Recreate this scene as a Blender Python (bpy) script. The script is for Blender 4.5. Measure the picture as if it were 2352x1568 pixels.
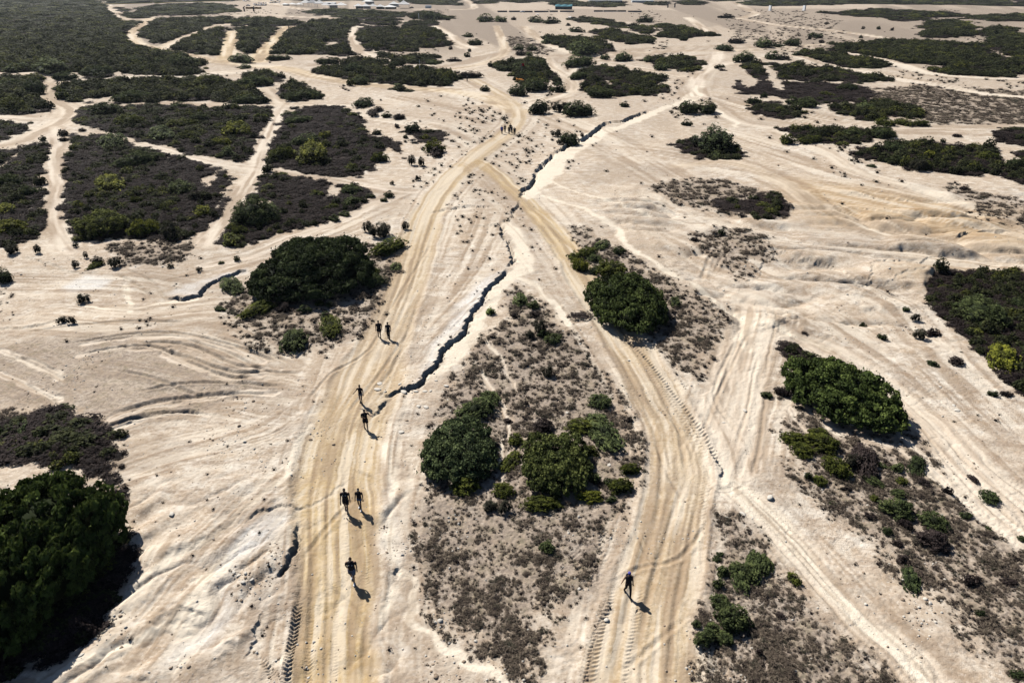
import bpy, math, random
import numpy as np
from mathutils import Vector, Matrix

for o in list(bpy.data.objects): bpy.data.objects.remove(o, do_unlink=True)
SC = bpy.context.scene
COL = SC.collection
R = math.radians

# ------------------------------------------------------------------ camera
CAM_H, PITCH, FPX = 30.0, R(27.8), 1568.0          # drone at 30 m; 24 mm lens (focal length for a 2352 px wide picture)
cd = bpy.data.cameras.new('camera'); cam = bpy.data.objects.new('camera', cd); COL.objects.link(cam)
cd.sensor_width = 36.0; cd.lens = 24.0; cd.clip_start = 0.5; cd.clip_end = 60000
cam.location = (0, 0, CAM_H); cam.rotation_euler = (R(90) - PITCH, 0, 0)
SC.camera = cam

# ------------------------------------------------------------------ sky, sun, exposure
SUN_AZ, SUN_EL = R(128), R(44)                     # azimuth of the sun measured from +X
w = bpy.data.worlds.new('World'); SC.world = w; w.use_nodes = True
nt = w.node_tree; nt.nodes.clear()
sky = nt.nodes.new('ShaderNodeTexSky'); sky.sky_type = 'NISHITA'; sky.sun_disc = False
sky.sun_elevation = SUN_EL; sky.sun_rotation = R(90) - SUN_AZ
sky.air_density = 0.7; sky.dust_density = 0.3; sky.altitude = 60
bg = nt.nodes.new('ShaderNodeBackground'); bg.inputs['Strength'].default_value = 0.05
wo = nt.nodes.new('ShaderNodeOutputWorld')
nt.links.new(sky.outputs[0], bg.inputs[0]); nt.links.new(bg.outputs[0], wo.inputs[0])
sl = bpy.data.lights.new('sun', 'SUN'); sl.energy = 5.0; sl.angle = R(0.53); sl.color = (1.0, 0.955, 0.88)
so = bpy.data.objects.new('sun', sl); COL.objects.link(so)
sdir = Vector((-math.cos(SUN_AZ)*math.cos(SUN_EL), -math.sin(SUN_AZ)*math.cos(SUN_EL), -math.sin(SUN_EL)))
so.rotation_euler = sdir.to_track_quat('-Z', 'Y').to_euler()
so.location = (-60, 80, 90)
vs = SC.view_settings
vs.view_transform = 'Standard'; vs.look = 'None'; vs.gamma = 1.0; vs.use_curve_mapping = False
vs.exposure = 0.38
SC.cycles.max_bounces = 3; SC.cycles.diffuse_bounces = 0; SC.cycles.transmission_bounces = 2
SC.cycles.glossy_bounces = 1; SC.cycles.transparent_max_bounces = 4

# ------------------------------------------------------------------ measuring helpers
rng = np.random.default_rng(7)
CP, SP = math.cos(PITCH), math.sin(PITCH)
def ground(x, y):
    """where the level ground lies that the survey grid (2352 x 1568) saw at x, y -> world X, Y"""
    u = (np.asarray(x, float) - 1176)/FPX; v = (np.asarray(y, float) - 784)/FPX
    t = CAM_H/(SP + v*CP)
    return u*t, (CP - v*SP)*t
def G(pts): return [tuple(float(c) for c in ground(*p)) for p in pts]
def ppm(Y): return FPX/(Y*CP + CAM_H*SP)             # survey pixels per metre at that distance
def T(c, r, x, y): return 784*c + x/3.0, 391.7*r + y/3.0

def hsh(ix, iy, s):
    n = (ix.astype(np.int64)*374761393 + iy.astype(np.int64)*668265263 + s*1442695041) & 0xFFFFFFFF
    n = ((n ^ (n >> 13))*1274126177) & 0xFFFFFFFF
    n = n ^ (n >> 16)
    return (n & 0xFFFF).astype(np.float32)/65535.0
def vn(x, y, s=0):
    x = np.asarray(x, np.float64); y = np.asarray(y, np.float64)
    ix = np.floor(x); iy = np.floor(y); fx = (x-ix).astype(np.float32); fy = (y-iy).astype(np.float32)
    fx = fx*fx*fx*(fx*(fx*6-15)+10); fy = fy*fy*fy*(fy*(fy*6-15)+10)
    a = hsh(ix, iy, s); b = hsh(ix+1, iy, s); c = hsh(ix, iy+1, s); d = hsh(ix+1, iy+1, s)
    return a+(b-a)*fx+(c-a)*fy+(a-b-c+d)*fx*fy
def fbm(x, y, o=3, s=0):
    t = 0; a = 0.5; n = 0
    for i in range(o):
        t = t + a*vn(x, y, s+i*17); n += a; a *= .5; x = x*2.03+7.1; y = y*2.03+3.7
    return t/n
def sst(a, b, x):
    t = np.clip((x-a)/(b-a), 0, 1); return t*t*(3-2*t)

def near_line(X, Y, pts, rad):
    """distance, signed distance (+ = left of the line), run along it; only for points within rad"""
    P = np.array(pts, float)
    m = (X > P[:, 0].min()-rad) & (X < P[:, 0].max()+rad) & (Y > P[:, 1].min()-rad) & (Y < P[:, 1].max()+rad)
    idx = np.nonzero(m)[0]
    x = X[idx]; y = Y[idx]
    best = np.full(len(idx), 1e9); sg = np.zeros(len(idx)); al = np.zeros(len(idx)); fr = np.zeros(len(idx)); run = 0.0
    tot = sum(math.dist(P[i], P[i+1]) for i in range(len(P)-1))
    for i in range(len(P)-1):
        a = P[i]; d = P[i+1]-a; L = math.hypot(*d)
        if L < 1e-6: continue
        px = x-a[0]; py = y-a[1]
        t = np.clip((px*d[0]+py*d[1])/(L*L), 0, 1)
        ex = px-t*d[0]; ey = py-t*d[1]; dd = np.sqrt(ex*ex+ey*ey)
        k = dd < best
        best[k] = dd[k]; cr = d[0]*py-d[1]*px
        sg[k] = np.sign(cr[k]); al[k] = (run+t*L)[k]; fr[k] = i+t[k]
        run += L
    k = best < rad
    return idx[k], best[k], best[k]*sg[k], al[k], tot, fr[k]

def in_poly(X, Y, pts, pad=0.0):
    """signed distance to the polygon edge, + inside; -1e9 outside the padded box"""
    P = np.array(pts, float)
    m = (X > P[:, 0].min()-pad) & (X < P[:, 0].max()+pad) & (Y > P[:, 1].min()-pad) & (Y < P[:, 1].max()+pad)
    idx = np.nonzero(m)[0]; x = X[idx]; y = Y[idx]
    ins = np.zeros(len(idx), bool); best = np.full(len(idx), 1e18); n = len(P)
    for i in range(n):
        a = P[i]; b = P[(i+1) % n]; d = b-a; L2 = d@d+1e-12
        px = x-a[0]; py = y-a[1]; t = np.clip((px*d[0]+py*d[1])/L2, 0, 1)
        ex = px-t*d[0]; ey = py-t*d[1]; best = np.minimum(best, ex*ex+ey*ey)
        c = ((a[1] > y) != (b[1] > y))
        with np.errstate(divide='ignore', invalid='ignore'):
            xx = a[0]+(y-a[1])/(b[1]-a[1]+1e-15)*d[0]
        ins ^= c & (x < xx)
    s = np.sqrt(best); s[~ins] *= -1
    return idx, s

def smooth_line(pts, n=4):
    """Catmull-Rom through the points"""
    P = [np.array(p, float) for p in pts]; P = [2*P[0]-P[1]]+P+[2*P[-1]-P[-2]]; out = []
    for i in range(1, len(P)-2):
        for k in range(n):
            t = k/n; a, b, c, d = P[i-1:i+3]
            out.append(tuple(.5*((2*b)+(c-a)*t+(2*a-5*b+4*c-d)*t*t+(3*b-a-3*c+d)*t**3)))
    out.append(tuple(P[-2])); return out
# ------------------------------------------------------------------ survey of the ground (grid coordinates)
# the two main tracks: centre line and width in metres
TRACKS = [
 ('left', [(752,1640),(762,1568),(768,1450),(778,1320),(775,1200),(775,1100),(800,990),(838,890),(885,770),(932,650),(958,560),(982,490),(1022,425),(1075,372),(1130,328),(1172,298),(1192,268),(1178,234),(1130,203),(1085,180)], [4.0,4.0,4.2,4.6,5.0,6.0,6.6,5.6,4.6,4.6,4.8,4.6,4.4,4.4,4.6,4.6,4.2,4.0,4.0,4.0]),
 ('right', [(1472,1640),(1480,1568),(1497,1400),(1535,1230),(1562,1090),(1545,985),(1488,870),(1425,762),(1355,660),(1292,560),(1225,480),(1165,420),(1115,378),(1085,366)], [5.4,5.4,4.6,4.0,4.2,4.4,4.4,4.2,4.0,3.6,3.2,3.0,3.0,3.2]),
]
# lesser tracks and paths: line, width m, tan 0..1, keeps plants off
PATHS = [
 ([(1640,1085),(1675,960),(1705,850),(1735,740),(1740,690)],5.0,.10),
 ([(1648,1085),(1710,1140),(1800,1230),(1900,1335),(1985,1430),(2080,1520),(2150,1600)],2.0,.1),
 ([(1790,760),(1900,820),(2010,890),(2110,960),(2180,1040),(2260,1130),(2352,1220)],2.2,.1),
 ([(1740,745),(1830,770),(1930,800),(2060,890),(2160,980),(2260,1080),(2380,1180)],1.6,.1),
 ([(350,40),(322,60),(300,74),(304,90),(330,106),(375,116),(440,130),(500,143),(560,150),(640,157),(720,175),(850,195),(1000,205),(1120,222),(1190,255)],7.5,.6),
 ([(375,114),(420,90),(480,65),(520,56),(600,64),(660,62)],9,.3),
 ([(534,72),(528,100),(522,128),(520,142)],9,.8),([(665,60),(640,85),(612,112),(592,143)],9,.8),
 ([(225,-5),(272,36),(300,50),(350,44),(470,40),(600,35),(740,42),(860,47),(1000,50)],12,.15),
 ([(20,20),(75,-2)],7,0),([(60,30),(85,27)],7,0),([(60,16),(100,18)],5,0),
 ([(-40,170),(60,171),(140,178),(200,188),(280,182),(345,180),(420,180),(520,168),(640,165)],7,.1),
 ([(-260,362),(20,330),(80,305),(135,278),(155,252),(120,230),(112,205),(128,186)],5,.15),([(-260,250),(20,268),(90,272),(150,262)],4,.1),
 ([(170,238),(260,243),(330,237),(420,236),(540,240),(620,240),(700,240),(784,242),(900,240)],3.6,.1),
 ([(590,195),(620,218),(655,240),(700,238)],4.5,.1),
 ([(660,232),(636,262),(622,300),(600,350),(588,380),(560,430),(528,480),(500,520),(470,560)],2.6,0),
 ([(240,305),(285,318),(380,347),(480,372),(590,384),(720,404),(840,426),(960,440)],2.2,0),
 ([(125,290),(128,330),(122,370),(132,420),(128,470),(130,520),(165,575)],2.2,0),
 ([(930,440),(840,475),(760,515),(660,552),(560,590),(470,605)],1.8,0),
 ([(818,60),(808,78),(808,95),(826,120),(845,130)],8,.1),([(996,60),(1030,82),(1050,100),(1080,112)],8,.1),
 ([(1140,60),(1150,85),(1160,110),(1150,132),(1100,150),(1040,160),(960,165),(880,150)],5,.35),
 ([(1205,62),(1235,90),(1280,112),(1340,128),(1440,122),(1560,118),(1680,118),(1800,108),(1930,98)],5,.25),
 ([(1255,135),(1272,160),(1308,182),(1318,203),(1290,220),(1230,236),(1200,250)],4,.15),
 ([(1310,170),(1340,158),(1400,150),(1480,160),(1568,178)],4,.1),
 ([(1650,120),(1640,145),(1612,170),(1597,200),(1606,226)],5,0),
 ([(1655,150),(1750,135),(1830,130),(1900,150),(1980,165),(2060,180),(2150,195),(2250,215),(2360,228)],6,.05),
 ([(1930,120),(1990,128),(2060,145),(2120,165),(2230,178),(2370,182)],7,.1),
 ([(1636,240),(1690,270),(1720,283),(1800,292),(1950,293),(2100,296),(2250,290),(2370,285)],2.2,0),
 ([(1680,40),(1720,48),(1800,60),(1900,70),(1985,80),(2050,90)],8,.1),([(1580,42),(1610,62),(1630,75)],7,.1),([(1690,5),(1722,25),(1735,32),(1700,42)],9,.1),
 ([(1060,-5),(1085,10),(1080,22),(1000,22),(900,20)],10,.05),([(560,-5),(640,12),(700,22)],14,.05),
 ([(1555,380),(1680,372),(1800,420),(1900,480),(2050,530),(2200,565),(2370,580)],3.5,.25),
 ([(180,818),(260,803),(340,798),(420,823),(490,848),(560,861),(640,853)],.7,0),([(370,803),(430,833),(520,869),(600,871)],.7,0),([(300,793),(380,791),(450,803),(540,843),(620,848)],.7,0),([(200,790),(300,775),(400,770),(500,790),(600,830)],.7,0),
 ([(240,963),(330,933),(420,918),(520,908),(640,908)],.7,0),([(250,988),(330,958),(430,948),(470,958)],.6,0),([(0,800),(80,830),(150,870)],.7,0),([(0,850),(100,900),(140,930)],.7,0),([(1100,850),(1150,940),(1165,1010),(1150,1090)],.35,0),([(1210,1000),(1180,1050),(1160,1130)],.3,0),([(1340,970),(1400,1000),(1450,1040)],.5,0),([(1120,780),(1170,860),(1180,900)],.4,0),
 ([(1860,950),(1960,1000),(2060,1040),(2180,1120)],.6,0),([(1800,930),(1880,1010),(1990,1090)],.5,0),([(2050,980),(2150,1080),(2260,1180),(2352,1260)],.8,0),
 ([(1780,300),(1840,330),(1900,352),(1980,400),(2100,430),(2220,470)],3.5,.15),
]
# bare pale wash floors (polygons) and thin wash lines (line, width)
SILT = [
 [(1160,622),(1190,600),(1215,602),(1225,618),(1192,640),(1152,692),(1112,762),(1062,822),(1022,852),(962,888),(972,868),(1032,798),(1074,744),(1108,690)],
 [(1152,512),(1180,505),(1196,535),(1224,588),(1222,606),(1180,604),(1174,562)],
 [(1600,198),(1618,200),(1612,232),(1530,252),(1480,277),(1400,307),(1330,347),(1290,387),(1270,417),(1245,427),(1225,452),(1200,462),(1195,440),(1230,400),(1245,370),(1300,330),(1370,299),(1430,286),(1490,256),(1560,236)],
 [(880,1010),(905,1008),(920,1040),(928,1110),(915,1200),(905,1290),(884,1305),(882,1200),(900,1110),(890,1060)],
 [(868,1340),(900,1335),(915,1400),(905,1450),(880,1460),(868,1420)],
]
SILTL = [
 ([(1196,640),(1236,656),(1264,688),(1280,702),(1300,745)],.7),
 ([(1245,445),(1300,462),(1370,494),(1410,522),(1440,563),(1500,600),(1560,632),(1640,690),(1700,728),(1770,748),(1830,772),(1900,802)],.9),
 ([(905,1318),(935,1326),(945,1370),(958,1402),(988,1442),(1032,1482),(1074,1512),(1135,1580)],.42),
 ([(1655,1095),(1700,1132),(1745,1175),(1830,1262),(1905,1338),(1955,1402),(2055,1492),(2135,1580)],1.0),
 ([(1690,1110),(1740,1165),(1790,1210)],1.4),
 ([(1724,800),(1715,770),(1728,735)],.9),([(1260,415),(1330,440),(1420,470),(1500,500),(1568,512),(1700,530)],.5),
 ([(300,1380),(390,1290),(480,1230),(560,1180)],.5),([(430,1440),(470,1350),(520,1290)],.4),([(80,1560),(250,1500),(400,1450),(470,1380)],.6),
 ([(560,1175),(620,1120),(670,1060),(720,980)],.5),([(180,700),(300,706),(400,690),(450,680)],.7),([(290,650),(300,690),(292,715)],.6),
 ([(1640,240),(1660,262),(1690,276),(1692,288)],1.2),
]
# grey-white rock slabs (polygons)
SLAB = [
 [(556,1226),(600,1196),(655,1178),(668,1190),(660,1225),(620,1262),(570,1300),(520,1322),(505,1300)],
 [(1040,700),(1100,650),(1150,622),(1130,660),(1080,735),(1046,782),(1020,800),(1000,820),(965,870),(945,880),(960,840),(1010,770)],
 [(858,915),(893,907),(886,925),(866,945),(852,940)],
 [(420,650),(500,630),(560,612),(570,620),(500,640),(450,672),(380,678)],
 [(150,650),(200,625),(260,630),(240,655),(160,668)],[(540,1330),(500,1400),(430,1460),(400,1520),(440,1500),(500,1440)],
 [(870,1250),(890,1180),(905,1100),(915,1180),(905,1290)],
]
# warm ochre ground
OCHRE = [[(1780,400),(1950,420),(2352,480),(2400,600),(2200,560),(2050,520),(1900,520),(1800,470)],[(2080,640),(2200,600),(2352,610),(2352,640),(2150,655)]]
# dry low scrub: polygon, strength
DRY = [
 ([(1180,640),(1230,692),(1285,722),(1330,785),(1372,845),(1420,905),(1450,965),(1472,1030),(1485,1085),(1450,1160),(1372,1240),(1335,1340),(1290,1420),(1235,1500),(1205,1600),(1160,1600),(1105,1510),(1030,1445),(985,1410),(955,1330),(945,1270),(965,1180),(1005,1110),(985,1010),(1022,930),(1052,850),(1102,762),(1150,702)],1.0),
 ([(1278,520),(1335,520),(1420,572),(1500,622),(1600,662),(1668,702),(1685,742),(1640,842),(1588,890),(1540,830),(1455,782),(1392,722),(1340,642),(1292,572)],.95),
 ([(1790,880),(1900,975),(2095,960),(2150,1010),(2210,1110),(2352,1160),(2650,1300),(2650,1640),(2380,1600),(2250,1500),(2150,1400),(2050,1310),(1950,1225),(1850,1130),(1800,1050),(1762,960)],.95),
 ([(1650,1180),(1720,1190),(1762,1260),(1832,1330),(1922,1430),(2030,1540),(2070,1640),(1600,1640),(1592,1450),(1622,1300)],1.0),
 ([(1780,1200),(1860,1230),(1960,1330),(2100,1450),(2260,1600),(2190,1600),(2050,1450),(1900,1300)],.45),
 ([(-260,790),(100,775),(250,765),(420,805),(560,862),(690,900),(650,925),(500,955),(330,985),(240,1000),(150,955),(-260,965)],.92),
 ([(500,702),(560,662),(850,562),(930,562),(915,642),(880,722),(830,772),(700,822),(600,812),(540,762)],.9),
 ([(-260,930),(120,950),(250,985),(250,1060),(180,1060),(100,1050),(-260,1060)],1.0),
 ([(230,562),(440,548),(440,590),(380,606),(260,606)],1.0),
 ([(1290,392),(1420,367),(1560,382),(1520,420),(1350,430)],.7),
 ([(1470,432),(1560,405),(1700,412),(1800,462),(1805,500),(1650,490),(1550,462)],.95),
 ([(1580,542),(1700,522),(1800,547),(1762,602),(1702,645),(1640,602)],.9),
 ([(2150,412),(2352,455),(2650,470),(2650,545),(2352,520),(2250,500)],.8),
 ([(1980,205),(2100,195),(2650,235),(2650,282),(2150,288),(2060,262),(2000,240)],.95),
 ([(1640,262),(1740,270),(1840,285),(1780,292),(1690,290)],.7),
 ([(1620,25),(1760,20),(2650,20),(2650,78),(2120,95),(1900,72),(1700,55)],1.0),
 ([(1290,20),(1620,25),(1680,60),(1560,78),(1420,50),(1290,45)],.95),([(1000,24),(1290,22),(1290,60),(1100,60),(1000,50)],.8),
 ([(1060,85),(1140,90),(1150,120),(1080,125)],.5),([(1170,85),(1240,92),(1290,118),(1200,130),(1165,110)],.75),
 ([(330,38),(560,30),(720,46),(560,50),(420,42)],.5),([(700,130),(860,125),(900,165),(760,160)],.55),([(110,97),(240,97),(230,112),(120,110)],.9),
 ([(1100,240),(1180,262),(1160,300),(1000,285),(900,262),(950,245)],.35),([(870,420),(970,440),(930,500),(850,520),(830,470)],.6),
 ([(1570,285),(1660,262),(1640,310),(1570,300)],.6),([(1400,470),(1560,500),(1680,560),(1650,600),(1560,580),(1440,520)],.4),
 ([(760,820),(830,790),(900,700),(915,650),(930,690),(880,800),(800,860),(700,870)],.3),([(1820,620),(1900,640),(1880,680),(1820,670)],.5),
 ([(940,1330),(985,1410),(1100,1510),(1150,1600),(860,1600),(900,1480),(905,1390)],.55),([(600,1400),(640,1340),(660,1300),(640,1420),(560,1560),(480,1560)],.45),
]
# sharp little scarps, the sunward side stands higher: line, height m
SCARPS = [
 ([(1157,618),(1150,634),(1137,648),(1122,664),(1104,685),(1092,706),(1084,718),(1071,745),(1051,780),(1031,793),(1012,815),(997,830),(982,855),(971,870),(964,878),(944,887),(917,895),(894,903),(870,901),(854,904)],.62),
 ([(1147,508),(1150,540),(1168,572),(1176,600),(1158,617)],.4),([(1268,348),(1250,370),(1236,385),(1228,394)],.6),([(1191,456),(1184,474),(1172,500)],.34),
 ([(893,910),(884,920),(871,935),(859,948),(842,956)],.45),
 ([(1487,253),(1447,270),(1431,280),(1405,281),(1391,283),(1374,293),(1351,313),(1334,322),(1304,331),(1268,348)],.9),
 ([(1228,394),(1222,412),(1212,424),(1197,432),(1191,456)],.9),
 ([(573,615),(545,620),(533,625),(500,638),(473,655),(450,672),(427,680),(377,682)],.5),
 ([(806,1092),(784,1110),(757,1133),(735,1146),(710,1160),(684,1164),(640,1172),(600,1183),(583,1188),(567,1208),(553,1216)],.26),
 ([(693,1188),(688,1215),(680,1242),(676,1258),(667,1272),(664,1290),(650,1308),(640,1342)],.36),
 ([(604,1400),(600,1425),(592,1450),(587,1475),(570,1500),(550,1525)],.3),
 ([(886,1321),(896,1316),(904,1311),(921,1304)],.55),
 ([(893,990),(898,998),(911,1009)],.3),
 ([(1701,648),(1728,638),(1741,625),(1748,610),(1755,598),(1781,588),(1818,585)],.28),
 ([(1961,678),(1988,658),(2001,638),(1995,618),(2018,608),(2115,602),(2151,588),(2185,582)],.22),
 ([(2190,545),(2201,542),(2218,535),(2240,533),(2268,528),(2318,525)],.42),
 ([(2018,662),(2048,652),(2055,642),(2135,632),(2260,628)],.18),
 ([(984,489),(1000,483),(1017,478),(1067,472),(1134,472)],.38),
 ([(1060,520),(1071,518),(1110,515),(1147,517)],.25),([(1147,508),(1160,504),(1171,502)],.35),([(1062,556),(1100,548),(1165,562)],.22),
 ([(40,588),(83,592),(133,608),(187,622),(240,618)],.25),([(-20,752),(67,745),(123,732),(180,722)],.25),
 ([(1980,660),(1900,610),(1850,600),(1780,600)],.2),([(1850,470),(1950,478),(2080,490)],.25),([(1950,440),(2050,455),(2200,460)],.3),
 ([(1330,620),(1290,600),(1268,560)],.15),([(1622,1020),(1655,1080),(1650,1105)],.25),([(1180,662),(1182,690),(1150,760),(1120,800)],.12),
 ([(1240,392),(1330,395),(1400,398),(1500,386)],.12),([(1290,700),(1310,740),(1340,780)],.15),
 ([(790,1000),(800,1040),(810,1080)],.12),([(420,1360),(450,1340),(480,1330)],.12),
]
# crawler treads pressed into the sand: line, width m, lug spacing m, depth m
TREADS = [
 ([(1432,778),(1470,812),(1510,860),(1540,900),(1580,950),(1608,992),(1635,1045),(1648,1080)],.62,.40,.11),
 ([(1455,800),(1500,870),(1545,935),(1590,1000),(1622,1060)],.4,.36,.05),
 ([(1612,1070),(1605,1120),(1612,1170),(1600,1220)],.5,.3,.05),([(1628,1070),(1622,1120),(1630,1160)],.4,.3,.05),
 ([(688,1366),(682,1410),(672,1470),(662,1530),(655,1600)],.42,.24,.10),
 ([(722,1380),(716,1440),(712,1500),(704,1600)],.3,.2,.05),([(832,1200),(846,1250),(842,1300),(838,1360)],.35,.2,.06),
 ([(848,1180),(850,1240),(848,1290)],.3,.2,.05),([(770,1320),(772,1400),(770,1500),(768,1600)],.2,.18,.03),
 ([(588,1500),(606,1522),(628,1550),(650,1575)],.35,.2,.07),
 ([(1310,1245),(1316,1280),(1345,1310),(1380,1332),(1408,1340)],.42,.32,.085),
 ([(1380,1180),(1372,1240),(1390,1278),(1425,1292),(1440,1296)],.42,.32,.07),([(1440,1190),(1400,1215),(1378,1245)],.4,.32,.06),
 ([(1408,1340),(1385,1410),(1368,1480),(1352,1568),(1345,1620)],.55,.26,.08),([(1392,1350),(1372,1420),(1350,1500),(1335,1600)],.35,.22,.06),
 ([(1470,1330),(1460,1400),(1440,1480),(1425,1600)],.5,.24,.04),([(1525,1190),(1515,1280),(1500,1350)],.25,.2,.04),([(1500,1300),(1490,1400),(1478,1500)],.25,.2,.03),
 ([(478,1012),(486,1048),(510,1070),(545,1085)],.5,.26,.05),([(555,985),(572,1010),(588,1040)],.5,.26,.05),
 ([(598,1095),(618,1110),(630,1128)],.5,.24,.05),([(730,960),(760,915),(790,865)],.4,.3,.05),
]
# shallow ruts: line, width, depth
RUTS = [
 ([(700,1600),(712,1450),(720,1300),(728,1200)],.35,.06),([(745,1600),(750,1450),(752,1300),(750,1200),(752,1120)],.22,.04),
 ([(800,1600),(805,1450),(806,1380)],.3,.04),([(840,1400),(836,1500),(835,1600)],.3,.06),([(785,1180),(790,1120),(800,1060)],.3,.04),
 ([(1395,1600),(1420,1480),(1440,1400),(1470,1300),(1500,1200)],.5,.06),([(1440,1600),(1470,1450),(1500,1330),(1540,1200),(1572,1100)],.35,.05),
 ([(1530,1600),(1550,1400),(1580,1250),(1600,1150)],.3,.04),([(1500,1230),(1518,1120),(1510,1010),(1460,890),(1400,780)],.35,.05),
 ([(1575,1090),(1560,990),(1505,880),(1440,775),(1370,670),(1305,570),(1240,490)],.35,.05),
 ([(905,770),(945,660),(972,570),(996,500)],.4,.05),([(870,760),(915,650),(942,560),(965,490),(1000,430)],.4,.05),
 ([(1000,440),(1060,395),(1110,345),(1155,310)],.5,.08),([(1030,420),(1090,372),(1140,335)],.4,.06),([(1090,375),(1150,430),(1190,470)],.6,.08),
 ([(260,620),(320,655),(345,690)],.5,.12),([(280,610),(345,640),(385,690)],.4,.1),([(370,640),(420,632),(520,612)],.4,.1),
 ([(180,815),(260,800),(340,795),(420,820),(490,845),(560,858),(640,850)],.4,.15),([(370,800),(430,830),(520,866),(600,868)],.4,.15),([(300,790),(380,788),(450,800),(540,840),(620,845)],.4,.15),
 ([(240,960),(330,930),(420,915),(520,905),(640,905)],.5,.15),([(250,985),(330,955),(430,945),(470,955)],.4,.15),([(200,1000),(300,965),(400,952)],.4,.15),
 ([(790,1075),(850,1095),(885,1120)],.3,.05),([(795,1120),(860,1150)],.3,.05),([(690,1290),(760,1200),(830,1130)],.3,.05),([(860,1450),(800,1380),(730,1330)],.25,.04),([(1400,1340),(1470,1300),(1560,1280),(1640,1180)],.3,.05),([(1580,1350),(1500,1290),(1450,1200)],.25,.05),([(1600,1180),(1540,1100),(1500,1000)],.3,.05),([(1450,900),(1540,960),(1600,1060)],.3,.05),([(1400,1560),(1500,1480),(1590,1400)],.3,.04),([(840,900),(900,850),(960,700)],.35,.06),([(790,960),(870,860),(940,760)],.35,.06),([(990,560),(940,640),(890,720)],.35,.06),
 ([(700,930),(760,860),(850,800),(900,700)],.3,.06),([(1700,1000),(1640,900),(1690,780)],.3,.05),([(1610,1000),(1660,880),(1720,760)],.3,.05),([(1690,1180),(1800,1290),(1900,1400)],.3,.05),([(1720,1150),(1850,1280),(1990,1440)],.25,.05),
 ([(1612,640),(1625,600),(1650,570)],.5,.1),([(1640,620),(1660,590),(1690,560)],.4,.08),
 ([(150,790),(280,770),(400,765),(520,790),(640,835)],.4,.14),([(260,850),(350,870),(430,900),(480,920)],.4,.12),([(420,780),(520,810),(600,850),(700,860)],.4,.14),([(480,770),(580,800),(680,840)],.4,.12),([(300,905),(400,885),(520,880),(660,890)],.4,.12),([(40,760),(160,745),(300,735),(430,740)],.5,.12),([(0,810),(90,840),(170,890)],.5,.12),
]
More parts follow.
